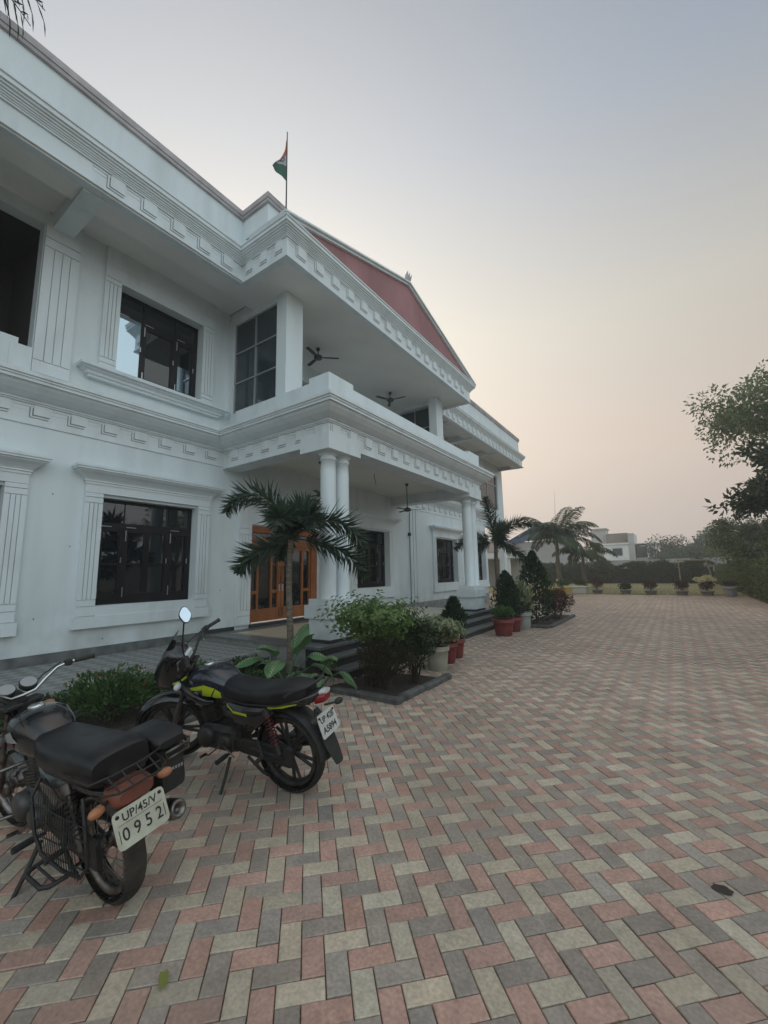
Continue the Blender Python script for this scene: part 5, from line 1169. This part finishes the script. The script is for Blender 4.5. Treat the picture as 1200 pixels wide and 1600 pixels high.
# big patterned leaves
def big_leaf_plant(name, label, loc, leaves, seed, ll=0.46, lw=0.30):
    r = random.Random(seed); root = tag(empty(name, loc), label, 'plant')
    for (az, el, stem, tilt) in leaves:
        d = Vector((math.cos(R(az))*math.cos(R(el)), math.sin(R(az))*math.cos(R(el)), math.sin(R(el))))
        st = MB(); p1 = d*stem; st.tube([(0, 0, 0), p1*0.5+Vector((0, 0, 0.04)), p1], [0.014, 0.011, 0.007], 6); st.build('stem', M['leaf_big'], root)
        b = MB(); v = MB(); L_ = ll*r.uniform(0.85, 1.15); W_ = lw*r.uniform(0.85, 1.1)
        side = Vector((-math.sin(R(az)), math.cos(R(az)), 0)); dd = (d+Vector((0, 0, -tilt*0.3))).normalized(); rows = []; p = p1.copy()
        for i in range(13):
            t = i/12; w = W_*0.5*math.sin(math.pi*min(1, t**0.75))**0.75; nrm = side.cross(dd).normalized()
            rows.append([p+side*w*s+nrm*(-0.16*w*(1-abs(s))*2+0.02*math.sin(t*9+s*3)*abs(s)) for s in (-1, -0.6, -0.2, 0, 0.2, 0.6, 1)])
            p = p+dd*L_/12; dd = (dd+Vector((0, 0, -tilt/12))).normalized()
        b.grid(rows); lf = b.build('leaf', M['leaf_big'], root)
        for i in range(1, 11): 
            for s in (2, 4): 
                a, c = rows[i][3], rows[min(i+2, 12)][0 if s == 2 else 6].lerp(rows[min(i+2, 12)][3], 0.25)
                n_ = Vector((0, 0, 0.004)); q = (c-a); w_ = q.cross(Vector((0, 0, 1))).normalized()*0.006
                mid = rows[min(i+1, 12)][1 if s == 2 else 5].lerp(rows[min(i+1, 12)][3], 0.35)
                v.poly([a+n_-w_, a+n_+w_, mid+n_*1.5+w_, mid+n_*1.5-w_]); 
        v.build('vein', M['vein'], lf)
    return root
big_leaf_plant('dieffenbachia', 'broad leaved plant with pale veined leaves at the foot of the palm', (-4.72, 4.32, 0.05), [(-80, 62, 0.55, 1.2), (-60, 50, 0.52, 1.6), (15, 52, 0.55, 1.6), (-115, 52, 0.5, 1.6), (-10, 35, 0.40, 1.8), (50, 40, 0.42, 1.8), (-130, 38, 0.40, 1.9), (180, 45, 0.42, 1.8), (-45, 25, 0.34, 1.7), (100, 68, 0.52, 0.9), (10, 70, 0.50, 1.0), (-170, 20, 0.35, 1.5), (-100, 25, 0.3, 1.6)], 4)
big_leaf_plant('dieffenbachia', 'second broad leaved plant with drooping leaves beside the porch steps', (-4.35, 4.62, 0.03), [(-60, 45, 0.34, 2.0), (20, 40, 0.34, 2.0), (110, 50, 0.34, 1.8), (-140, 40, 0.34, 2.0), (-20, 65, 0.38, 1.4)], 6, 0.40, 0.24)
# shrubs in the stone edged corner bed
shrub('shrub', 'sprawling fresh green shrub in the stone edged bed, hiding the column pedestal', 'shrub', (-3.85, 5.25, 0), 0.78, 0.70, 0.55, 1.22, 1900, 0.085, 0.045, M['leaf_light'], 31, 26, shoots=70)
shrub('shrub', 'reddish brown twiggy shrub in the lower part of the stone edged bed', 'shrub', (-3.62, 5.2, 0), 0.55, 0.50, 0.08, 0.80, 2600, 0.055, 0.022, M['leaf_brown'], 32, 60, updir=0.9)
shrub('shrub', 'dense dark green bushy shrub at the right end of the stone edged bed', 'shrub', (-3.42, 5.72, 0), 0.42, 0.42, 0.12, 1.02, 2600, 0.06, 0.024, M['leaf_dark'], 33, 20, updir=0.9, shoots=40)
def conifer(name, label, loc, rx, h, n, seed, z0=0.05, group=None, parent_less=True):
    r = random.Random(seed); root = tag(empty(name, loc), label, 'conifer', group); b = MB()
    for k in range(n):
        t = r.random()**0.8; a = r.uniform(0, 6.283); prof = math.sin(math.pi*min(1, 0.16+0.84*t))**0.75*(1-0.35*t); rr = rx*prof*(0.25+0.75*r.random()**0.35)*(1+0.55*noise.noise(Vector((math.cos(a)*2, math.sin(a)*2, t*5+seed))))
        p = Vector((rr*math.cos(a), rr*math.sin(a), z0+(h-z0)*t)); d = Vector((math.cos(a)*0.7, math.sin(a)*0.7, 1.0))+rvec(r)*0.5
        b.leaf(p, d, (Vector((math.cos(a), math.sin(a), 0.3))+rvec(r)*0.9).normalized(), 0.10*r.uniform(0.6, 1.2), 0.045, 0, 0.1)
    b.build('foliage', M['leaf_thuja'], root)
    t = MB(); t.tube([(0, 0, 0), (0.01, 0, h*0.4), (0, 0, h*0.85)], [0.025, 0.018, 0.006], 6); t.build('trunk', M['bark_dark'], root)
    return root
# pots
def pot(name, label, loc, r0, r1, h, m, group, ribs=False):
    root = tag(empty(name, loc), label, 'plant pot', group); b = MB()
    pr = [(r0*0.96, 0), (r0, 0.01), (r0+(r1-r0)*0.45, h*0.45), (r0+(r1-r0)*0.78, h*0.78), (r1*1.04, h*0.80), (r1*1.06, h*0.86), (r1*1.02, h*0.87), (r1*1.06, h*0.93), (r1*1.08, h), (r1*0.98, h), (r1*0.94, h*0.9)]
    b.lathe(pr, n=28, caps=False); b.cap([(r0*0.96*math.cos(a*0.2244), r0*0.96*math.sin(a*0.2244), 0) for a in range(28)]); b.build('body', m, root)
    s = MB(); s.lathe([(r1*0.96, h*0.905), (r1*0.5, h*0.93), (0.001, h*0.935)], n=20, caps=False); s.build('soil', M['soil'], root)
    return root
G1, G2 = 'pots by the porch steps', 'pots by the far conifers'
pot('plant_pot', 'tall beige pot with the variegated plant, nearest the stone edged bed', (-3.5, 6.62, 0), 0.16, 0.20, 0.40, M['pot_beige'], G1)
shrub('potted_plant', 'bushy variegated plant in the tall beige pot', 'plant', (-3.5, 6.62, 0.38), 0.42, 0.40, 0.0, 0.46, 750, 0.12, 0.055, M['leaf_var'], 41, 14, 'plants in the pots', shoots=30)
pot('plant_pot', 'red pot close behind the tall beige pot', (-3.60, 7.2, 0), 0.14, 0.19, 0.36, M['terracotta'], G1)
shrub('potted_plant', 'pale leafy plant in the red pot behind the beige pot', 'plant', (-3.60, 7.2, 0.34), 0.36, 0.36, 0.0, 0.40, 500, 0.10, 0.045, M['leaf_var'], 42, 10, 'plants in the pots')
pot('plant_pot', 'red pot with a small rounded conifer beside the lowest porch step', (-3.68, 7.72, 0), 0.14, 0.19, 0.36, M['terracotta'], G1)
conifer('potted_conifer', 'small rounded conifer in a red pot beside the porch steps', (-3.68, 7.72, 0.32), 0.24, 0.78, 1500, 43)
pot('plant_pot', 'wide red pot with a small bush, first pot past the far end of the steps', (-3.78, 10.85, 0), 0.20, 0.27, 0.42, M['terracotta'], G2)
shrub('potted_plant', 'small round bush in the wide red pot at the far end of the steps', 'plant', (-3.78, 10.85, 0.40), 0.34, 0.34, 0.0, 0.36, 700, 0.07, 0.04, M['leaf_mid'], 44, 10, 'plants in the pots')
pot('plant_pot', 'lower red pot half hidden between the wide red pot and the grey bucket', (-3.80, 11.7, 0), 0.17, 0.24, 0.38, M['terracotta'], G2)
conifer('potted_conifer', 'dark pointed conifer in the half hidden red pot', (-3.85, 11.7, 0.32), 0.33, 1.15, 1700, 45)
pot('bucket', 'pale grey bucket used as a plant pot beside the dark conifer', (-3.72, 12.35, 0), 0.19, 0.23, 0.46, M['pot_grey'], G2)
shrub('potted_plant', 'open plant with long pale leaves in the grey bucket', 'plant', (-3.72, 12.35, 0.42), 0.36, 0.36, 0.0, 0.95, 170, 0.20, 0.07, M['leaf_var'], 46, 12, 'plants in the pots')
# conifer bed beyond the steps
b = MB(); b.cbox(-3.95, 12.75, 0.0, -3.15, 16.2, 0.05, 0.01); tag(b.build('far_bed_soil', M['soil']), kind='structure')
b = MB(); b.cbox(-3.98, 12.62, -0.01, -3.1, 12.74, 0.08, 0.015); b.cbox(-3.145, 12.745, -0.01, -3.03, 16.2, 0.08, 0.015); tag(b.build('stone_edging', M['stone']), 'low stone edging of the far bed under the tall dark conifer', 'edging')
conifer('thuja', 'tall dark cone shaped conifer beyond the porch steps', (-3.62, 13.4, 0.04), 0.58, 2.15, 3400, 51)
conifer('thuja', 'second dark conifer behind the tall cone shaped one', (-4.6, 13.6, 0.0), 0.5, 1.6, 2000, 52)
shrub('shrub', 'wide dark reddish shrub at the end of the conifer bed', 'shrub', (-3.35, 14.9, 0), 0.62, 0.85, 0.08, 1.15, 3000, 0.07, 0.03, M['leaf_red'], 53, 24)
shrub('shrub', 'dark green bush behind the conifer bed beside the far palm', 'shrub', (-4.6, 15.2, 0), 0.7, 0.7, 0.05, 0.9, 2000, 0.07, 0.03, M['leaf_dark'], 54, 14)

# loose leaf and stain on the paving
b = MB(); rows = [[(x*0.075, y*0.018*math.sin(math.pi*min(1, max(0.02, (x+1)/2)))**0.7, 0.006+0.008*abs(y)+0.004*x*x) for y in (-1, -0.5, 0, 0.5, 1)] for x in [-0.5+k/8 for k in range(9)]]
b.grid(rows); o = b.build('fallen_leaf', leafmat('fallen_leaf_green', (0.17, 0.19, 0.05), (0.2, 0.21, 0.06)), None, loc=(-1.9, 1.09, 0.003)); o.rotation_euler = (0, 0, R(-30)); tag(o, 'single fallen yellow green leaf on the pale paver at the lower left', 'leaf')
b = MB(); b.poly([(0.045*math.cos(a*0.35)*(1+0.15*math.sin(a*2.1)), 0.035*math.sin(a*0.35)*(1+0.1*math.cos(a*1.7)), 0) for a in range(18)]); o = b.build('stain', mat('brown_spot', (0.05, 0.035, 0.03), 0.9), None, loc=(0.04, 2.95, 0.0045)); tag(o, 'small dark brown spot of dirt on a pale paver at the right', 'stain')
# ---------------------------------------------------------------- lawn edge, hedges, trees, far buildings
def hedge(name, label, x0, x1, y0, y1, h, n, leaf_m, seed, ll=0.12, lw=0.07, cat='hedge', wob=0.12, group=None):
    r = random.Random(seed); cx, cy = (x0+x1)/2, (y0+y1)/2
    root = tag(empty(name, (cx, cy, 0)), label, cat, group); b = MB()
    for k in range(n):
        x = r.uniform(x0, x1)-cx; y = r.uniform(y0, y1)-cy
        hh = h*(1+wob*noise.noise(Vector((x*0.35+seed, y*0.35, 0)))*2)
        f = r.random()
        if f < 0.45: z = hh*(1-0.12*r.random()**2)
        elif f < 0.8: z = hh*r.random(); x = (x0-cx)+0.25*r.random()**2+0.15*noise.noise(Vector((y*0.5, z, 1)))
        else: z = hh*r.random(); y = (y0-cy)+0.25*r.random()**2
        d = rvec(r)+Vector((0, 0, 0.6)); b.leaf(Vector((x, y, z)), d, rvec(r).normalized(), ll*r.uniform(0.6, 1.3), lw*r.uniform(0.7, 1.2), 0, 0.15)
    b.build('foliage', leaf_m, root)
    c = MB(); c.box(x0-cx+0.22, y0-cy+0.22, 0, x1-cx-0.1, y1-cy-0.1, h*0.86); c.build('inner_branches', M['twig'], root)
    return root
M['leaf_side'] = leafmat('side_hedge_leaf', (0.045, 0.065, 0.02), (0.085, 0.115, 0.04), 0.25)
hedge('hedge', 'long clipped dark green hedge along the right side of the lawn', 3.2, 5.4, 22.0, 52.0, 1.75, 26000, M['leaf_side'], 61)
hedge('hedge', 'dark hedge crossing behind the lawn below the boundary wall', -13.5, 3.4, 54.6, 56.6, 1.9, 14000, M['leaf_dark'], 62, 0.22, 0.12, wob=0.3)
# boundary wall
M['wall_far'] = mat('old_whitewash', (0.50, 0.49, 0.46), 0.9, col2=(0.34, 0.33, 0.31), scale=0.6)
b = MB(); b.box(-40, 60, -0.05, 24, 60.25, 2.55); b.box(-40, 59.97, 2.552, 24, 60.28, 2.66)
for k in range(17): b.box(-40+k*4-0.2, 59.9, -0.05, -40+k*4+0.2, 59.998, 2.55)
tag(b.build('boundary_wall', M['wall_far']), 'long pale boundary wall behind the dark hedge at the end of the lawn', 'wall')
b = MB(); b.box(8.6, -30, -0.05, 8.85, 59.9, 2.3); b.box(8.57, -30, 2.302, 8.88, 59.9, 2.4); tag(b.build('side_wall', M['wall_far']), 'whitewashed compound wall behind the trees on the right', 'wall')

def tree(name, label, loc, h, cr, cz, ch, n, ll, leaf_m, seed, nb=7, trunk=0.16, group=None, gap=0.0, lean=(0, 0), cat='tree'):
    """trunk, limbs and a crown of leaf clumps at the limb ends"""
    r = random.Random(seed); root = tag(empty(name, loc), label, cat, group)
    t = MB(); top = Vector((lean[0], lean[1], cz))
    t.tube([(0, 0, -0.05), (lean[0]*0.2+0.05, lean[1]*0.2, cz*0.45), top], [trunk*1.25, trunk*0.9, trunk*0.6], 10)
    cl = []
    for k in range(nb):
        a = 2*math.pi*k/nb+r.uniform(-0.4, 0.4); st = Vector((lean[0]*0.8, lean[1]*0.8, cz*r.uniform(0.6, 1.0)))
        e = Vector((lean[0]+math.cos(a)*cr*r.uniform(0.55, 0.95), lean[1]+math.sin(a)*cr*r.uniform(0.55, 0.95), cz+ch*r.uniform(0.0, 0.85)))
        m_ = st.lerp(e, 0.5)+Vector((0, 0, 0.12*cr)); t.tube([st, m_, e], [trunk*0.4, trunk*0.26, trunk*0.10], 7)
        for q in range(5):
            e2 = e+rvec(r)*cr*0.42; s2 = m_.lerp(e, r.uniform(0.2, 1)); t.tube([s2, e2], [trunk*0.10, trunk*0.03], 5); cl.append((e2, cr*r.uniform(0.16, 0.34)))
        cl.append((e, cr*r.uniform(0.22, 0.36)))
    for q in range(max(3, nb//2)):
        e2 = top+Vector((r.uniform(-0.4, 0.4)*cr, r.uniform(-0.4, 0.4)*cr, ch*r.uniform(0.45, 1.0))); t.tube([top, e2], [trunk*0.3, trunk*0.06], 6); cl.append((e2, cr*r.uniform(0.22, 0.36)))
    t.build('trunk', M['bark_dark'], root)
    b = MB(); per = max(1, n//len(cl))
    for c, rad in cl:
        for k in range(int(per*r.uniform(0.6, 1.4)*(1-gap*r.random()))):
            v = rvec(r); v = v*(0.55+0.45*v.length); p = c+Vector((v.x*rad, v.y*rad, v.z*rad*0.8)); d = (v+rvec(r)*0.9+Vector((0, 0, -0.25)))
            b.leaf(p, d, rvec(r).normalized(), ll*r.uniform(0.6, 1.3), ll*0.55*r.uniform(0.7, 1.2), 0, 0.15, 0.1)
    b.build('crown', leaf_m, root)
    return root
M['leaf_tree'] = leafmat('tree_leaf', (0.07, 0.10, 0.05), (0.15, 0.19, 0.10), 0.4)
G = 'trees along the right side'
tree('tall_tree', 'tall loose leafy tree at the right edge with sky showing through its crown', (7.9, 30.0, 0), 14, 4.9, 7.0, 5.6, 30000, 0.23, M['leaf_tree'], 71, 12, 0.24, G, 0.4)
tree('broadleaf_tree', 'darker broad leaved tree below the tall loose one at the right edge', (5.7, 27.5, 0), 8, 2.4, 3.6, 4.2, 7000, 0.33, M['leaf_dark'], 72, 11, 0.15, G)
tree('bushy_tree', 'low bushy olive green tree above the right hedge', (5.7, 31.5, 0), 4.8, 2.3, 2.2, 2.4, 8500, 0.18, M['leaf_side'], 73, 8, 0.11, G)
tree('bushy_tree', 'second low bushy tree above the far part of the right hedge', (5.3, 39.5, 0), 5.0, 2.5, 2.3, 2.2, 6500, 0.19, M['leaf_hedge'], 74, 8, 0.12, G)
tree('bushy_tree', 'third low bushy tree near the far corner of the lawn', (5.4, 49.0, 0), 5.0, 3.0, 2.4, 2.6, 6000, 0.22, M['leaf_tree'], 75, 8, 0.14, G)
palm('fan_palm', 'small palm with spiky fronds standing out of the trees at right', 'palm tree', (4.9, 35.5, 0), 3.9, [(200, 35, 1.7, 1.2), (150, 60, 1.6, 1.0), (240, 10, 1.5, 1.3), (180, 5, 1.6, 1.0), (30, 45, 1.6, 1.0), (90, 30, 1.5, 1.2), (-60, 50, 1.5, 1.2)], M['leaf_far'], 76, 0.11, 0.08, None, 0, 0.6, 0.06, 34, hang=0.2)
tree('side_tree', 'leafy tree by the compound wall, mirrored in the ground floor windows', (7.0, 14.0, 0), 6, 2.6, 2.6, 2.8, 5000, 0.2, M['leaf_tree'], 78, 7, 0.14, G)
tree('side_tree', 'second leafy tree by the compound wall, nearest the motorcycles', (7.2, 5.0, 0), 6, 2.4, 2.4, 2.6, 5000, 0.2, M['leaf_tree'], 79, 7, 0.14, G)
# trees beyond the wall
G = 'hazy trees beyond the boundary wall'
for i, (x, y, hh, cr, lb) in enumerate(((0.8, 92, 7.6, 4.2, 'rounded hazy tree beyond the wall above the goal frame'), (6.2, 95, 8.2, 4.6, 'hazy tree with an uneven top to the right of the goal frame'), (10.5, 92, 7.0, 4.2, 'hazy tree behind the low bushy trees at right'), (0.4, 84, 4.0, 2.6, 'low hazy tree right of the pale houses'), (3.4, 80, 4.6, 3.0, 'low hazy tree between the two rounded ones'))):
    tree('distant_tree', lb, (x, y, 0), hh, cr, hh*0.42, hh*0.5, 3800, 0.42, M['leaf_far'], 80+i, 8, 0.2, G)
G = 'shrubs standing along the hedge at the end of the lawn'
for i, (x, rx, h, lb) in enumerate(((-9.2, 1.5, 2.7, 'rounded dark shrub behind the short bushy palm'), (-6.6, 1.3, 3.0, 'light green tree shrub in front of the pale house'), (-3.4, 1.2, 2.5, 'dark round shrub below the right end of the houses'), (-0.9, 1.3, 2.7, 'dark shrub at the left post of the goal frame'), (1.6, 1.2, 2.6, 'dark shrub inside the goal frame'), (-11.8, 1.6, 2.8, 'dark shrub left of the tall palm near the sheds'))):
    shrub('lawn_shrub', lb, 'shrub', (x, 53.9, 0), rx, 1.0, 0.05, h, 1500, 0.26, 0.13, M['leaf_hedge'] if i == 1 else M['leaf_dark'], 90+i, 8, G)
# small potted bushes in a row where the lawn starts
G = 'potted bushes in a row along the edge of the lawn'
for i, (x, y, s, lb) in enumerate(((-4.45, 31.9, 1.15, 'tall dark potted bush, first of the row beside the planters'), (-2.75, 31.6, 0.62, 'lowest potted bush of the row, with thin leaves'), (-1.35, 31.3, 0.9, 'round potted bush left of the middle of the row'), (0.25, 31.0, 0.85, 'round potted bush right of the middle of the row'), (1.45, 30.9, 0.85, 'potted bush under the heap of yellow flowers'))):
    shrub('potted_bush', lb, 'bush', (x, y, 0.22), 0.45, 0.45, -0.02, s*0.85, 700, 0.10, 0.05, M['leaf_red'] if i != 1 else M['leaf_dark'], 100+i, 8, G)
    b = MB(); b.lathe([(0.24, 0), (0.32, 0.22), (0.35, 0.22), (0.35, 0.27), (0.28, 0.27), (0.27, 0.2), (0.01, 0.2)], n=18); o = b.build('low_pot', M['concrete'], None, loc=(x, y, -0.01)); tag(o, 'low grey pot holding the '+lb.split(',')[0].replace('lowest ', 'lowest '), 'plant pot', 'low pots at the lawn edge')
r = random.Random(5); b = MB()
for k in range(900):
    v = rvec(r); b.leaf(Vector((v.x*0.55, v.y*0.4, 0.84+v.z*0.22*(1-0.5*abs(v.x))+0.04*math.sin(v.x*5))), rvec(r)+Vector((0, 0, 0.4)), rvec(r).normalized(), 0.11, 0.08)
o = b.build('flower_heap', M['petal_yellow'], None, loc=(1.4, 30.9, 0.05)); tag(o, 'heap of pale yellow flowers on a potted bush at the lawn edge', 'flowers')
pot('plant_pot', 'large grey pot at the right end of the row by the hedge', (2.45, 30.2, -0.01), 0.24, 0.34, 0.55, M['pot_grey'], 'low pots at the lawn edge')
shrub('potted_bush', 'small leafy bush in the large grey pot by the right hedge', 'bush', (2.45, 30.2, 0.5), 0.4, 0.4, 0, 0.35, 400, 0.09, 0.045, M['leaf_red'], 110, 6)
# yellow and white planters left of the lawn
G = 'painted planters beside the palms'
for i, (x, y, m, lb) in enumerate(((-6.9, 28.6, 'pot_yellow', 'yellow painted planter box nearest the palm'), (-6.2, 30.0, 'pot_yellow', 'second yellow planter box at the corner of the lawn'), (-5.5, 31.6, 'pot_white', 'white and yellow planter box at the right end of the group'), (-7.6, 30.6, 'pot_white', 'pale planter box behind the yellow ones'))):
    t = tag(empty('planter_box', (x, y, -0.01)), lb, 'planter', G); b = MB(); b.cbox(-0.45, -0.45, 0, 0.45, 0.45, 0.42, 0.03); b.cbox(-0.5, -0.5, 0.42, 0.5, 0.5, 0.5, 0.02); b.build('body', M[m], t)
    q = MB(); shrub_mesh(q, random.Random(120+i), 0.45, 0.45, 0.45, 0.95 if i != 3 else 1.3, 260, 0.3, 0.07, updir=1.2); q.build('foliage', M['leaf_mid'] if i % 2 else M['leaf_hedge'], t)
shrub('yellow_border_shrub', 'low yellowish border plant beside the planters', 'shrub', (-6.3, 26.6, 0), 1.0, 1.3, 0, 0.42, 900, 0.10, 0.05, leafmat('golden_leaf', (0.22, 0.19, 0.03), (0.32, 0.27, 0.06)), 131, 6)
# goal-like pipe frame
t = tag(empty('pipe_frame', (0.4, 52.6, 0)), 'rusty pipe frame like a goal standing on the far side of the lawn', 'frame'); M['pale_pipe'] = mat('faded_yellow_pipe', (0.34, 0.28, 0.15), 0.7, col2=(0.2, 0.15, 0.1), scale=2)
for nm, pts, rr in (('post', [(0, 0, -0.05), (0, 0, 2.35)], 0.055), ('post', [(2.55, 0, -0.05), (2.48, 0, 1.1), (2.25, 0, 2.2)], 0.07), ('crossbar', [(-0.15, 0, 2.38), (2.6, 0, 2.30)], 0.055)):
    b = MB(); b.tube(pts, rr, 8); b.build(nm, M['pale_pipe'], t)
# houses beyond the wall
M['house_white'] = mat('house_white', (0.82, 0.82, 0.80), 0.8, col2=(0.72, 0.72, 0.70), scale=0.4)
M['house_brick'] = mat('bare_brickwork', (0.27, 0.215, 0.18), 0.9, col2=(0.20, 0.17, 0.15), scale=0.8)
M['house_grey'] = mat('grey_plaster', (0.50, 0.495, 0.475), 0.9, col2=(0.40, 0.395, 0.38), scale=0.3)
def house(name, label, loc, blocks, wins, group='houses beyond the boundary wall'):
    root = tag(empty(name, loc), label, 'house', group)
    for nm, (x0, x1, y0, y1, z0, z1), m in blocks: b = MB(); b.box(x0, y0, z0, x1, y1, z1); b.build(nm, M[m], root)
    for (x0, x1, z0, z1, y) in wins:
        b = MB(); b.box(x0, y-0.06, z0, x1, y-0.005, z1); w = b.build('window', M['house_grey'], root); q = MB(); q.box(x0+0.12, y-0.08, z0+0.12, x1-0.12, y-0.062, z1-0.12); q.build('pane', M['glass_blue'], w)
    return root
house('house', 'pale two storey house with bare brick upper storey and stair tower', (-10.2, 92, 0), [('wall', (-0.9, 3.4, 0, 9, -0.05, 6.2), 'house_white'), ('side_wall', (3.402, 4.4, 0.6, 9, -0.05, 8.3), 'house_grey'), ('upper_storey', (-0.4, 3.399, 1.5, 9, 6.202, 8.5), 'house_brick'), ('stair_tower', (-3.2, -0.402, 2.2, 6, 5.4, 9.5), 'house_grey'), ('roof_slab', (-3.4, -0.2, 1.9, 6.3, 9.502, 9.75), 'house_grey'), ('roof_edge', (-1.1, 3.6, -0.25, 0.9, 6.204, 6.5), 'house_white'), ('rear_wall', (-3.2, -0.902, 3.0, 9, -0.05, 5.398), 'house_grey'), ('dark_porch', (-0.7, 3.2, -0.05, -0.004, 0.2, 3.3), 'glass'), ('balcony_rail', (-1.0, 3.5, -0.9, -0.75, 2.6, 3.3), 'house_white')], [(0.6, 2.4, 4.0, 5.6, 0)])
house('house', 'low flat roofed house with a dark upper opening, right of the brick house', (-3.9, 93, 0), [('wall', (-1.8, 1.4, 0, 8, -0.05, 3.6), 'house_grey'), ('upper_wall', (0.0, 1.35, 0.2, 8, 3.602, 6.2), 'house_white'), ('upper_opening', (-1.6, -0.003, 0.6, 8, 3.604, 5.8), 'glass_blue'), ('roof_slab', (-1.8, 1.5, -0.1, 8.2, 6.202, 6.4), 'house_white')], [])
house('house', 'pale old house partly hidden behind the fronds of the tall palm', (-17.5, 82, 0), [('wall', (-3.5, 3.5, 0, 7, -0.05, 4.3), 'house_grey'), ('roof_edge', (-3.8, 3.8, -0.3, 7, 4.302, 4.6), 'house_white')], [(-2.4, -1.2, 1.4, 2.9, 0), (0.8, 2.0, 1.4, 2.9, 0)])
# blue sheet roofed shed and white carport to the left of the far palms
M['blue_sheet'] = mat('blue_roof_sheet', (0.055, 0.10, 0.24), 0.6, col2=(0.045, 0.08, 0.19), scale=1.5)
t = tag(empty('shed', (-15.6, 60, 1.3)), 'shed with a peaked blue sheet roof behind the two palms', 'shed')
b = MB(); b.box(-2.9, 0, -1.35, 4.4, 5, 4.3); b.build('wall', M['house_grey'], t)
b = MB(); b.loft([[(-4.2, -0.7, 4.3), (1.0, -0.7, 6.9), (6.0, -0.7, 4.9), (6.0, -0.7, 4.8), (1.0, -0.7, 6.8), (-4.2, -0.7, 4.2)], [(-4.2, 5.7, 4.3), (1.0, 5.7, 6.9), (6.0, 5.7, 4.9), (6.0, 5.7, 4.8), (1.0, 5.7, 6.8), (-4.2, 5.7, 4.2)]], 0, False); b.build('roof', M['blue_sheet'], t)
b = MB(); b.poly([(-3.9, -0.5, 4.25), (5.8, -0.5, 4.75), (1.0, -0.5, 6.75)]); b.build('gable', M['blue_sheet'], t)
b = MB(); b.loft([[(1.0, -0.74, 5.6), (1.25, -0.74, 6.2), (1.9, -0.74, 6.5), (1.5, -0.74, 5.9)], [(1.0, -0.71, 5.6), (1.25, -0.71, 6.2), (1.9, -0.71, 6.5), (1.5, -0.71, 5.9)]], 0, False); b.build('orange_mark', mat('orange_paint', (0.55, 0.2, 0.08), 0.7), t)
t = tag(empty('carport', (-17.5, 42, 0)), 'low white carport with slim pillars beyond the end of the building', 'carport')
b = MB(); b.box(-3, -0.5, 2.9, 4.2, 6, 3.5); b.build('roof', M['house_white'], t)
b = MB(); b.loft([[(-3, -0.55, 3.502), (4.2, -0.55, 3.502), (2.6, 2.2, 5.0), (-3, 2.2, 5.0)], [(-3, 6, 3.502), (4.2, 6, 3.502), (2.6, 3.2, 5.0), (-3, 3.2, 5.0)]], 0, False); b.build('pitched_roof', M['house_brick'], t)
for x in (-1.6, 1.2, 3.8): b = MB(); b.box(x-0.16, -0.3, -0.05, x+0.16, 0.05, 2.9); b.build('pillar', M['house_white'], t)
b = MB(); b.box(-3, 4.5, -0.05, 4.2, 5, 2.9); b.build('back_wall', M['house_grey'], t)
# wooded far edges: one mass on each side so the horizon is closed
r = random.Random(77); b = MB()
for k in range(5200):
    a = r.uniform(R(-48), R(60)); d = r.uniform(150, 210); h = 6.5+3.0*noise.noise(Vector((a*9, d*0.03, 0))); x = -math.sin(a)*d; y = math.cos(a)*d
    if y < 100: continue
    z = h*r.random()**0.7
    b.leaf(Vector((x, y, z)), rvec(r)+Vector((0, 0, 0.5)), rvec(r).normalized(), 2.6, 1.5, 0, 0.15)
tag(b.build('far_woods', M['leaf_far']), 'far line of hazy woods closing the horizon', 'woods', kind='stuff')
# ---------------------------------------------------------------- the hazy air
hb = MB(); hb.box(-320, -60, -1.2, 320, 260, 26)
hm = bpy.data.materials.new('haze'); hm.use_nodes = True; ht = hm.node_tree; ht.nodes.clear()
ho = ht.nodes.new('ShaderNodeOutputMaterial'); hv = ht.nodes.new('ShaderNodeVolumePrincipled'); ht.links.new(hv.outputs[0], ho.inputs['Volume'])
hv.inputs['Color'].default_value = (1, 1, 1, 1); hv.inputs['Density'].default_value = 0.0020; hv.inputs['Anisotropy'].default_value = 0.2
tag(hb.build('haze', hm), kind='stuff')
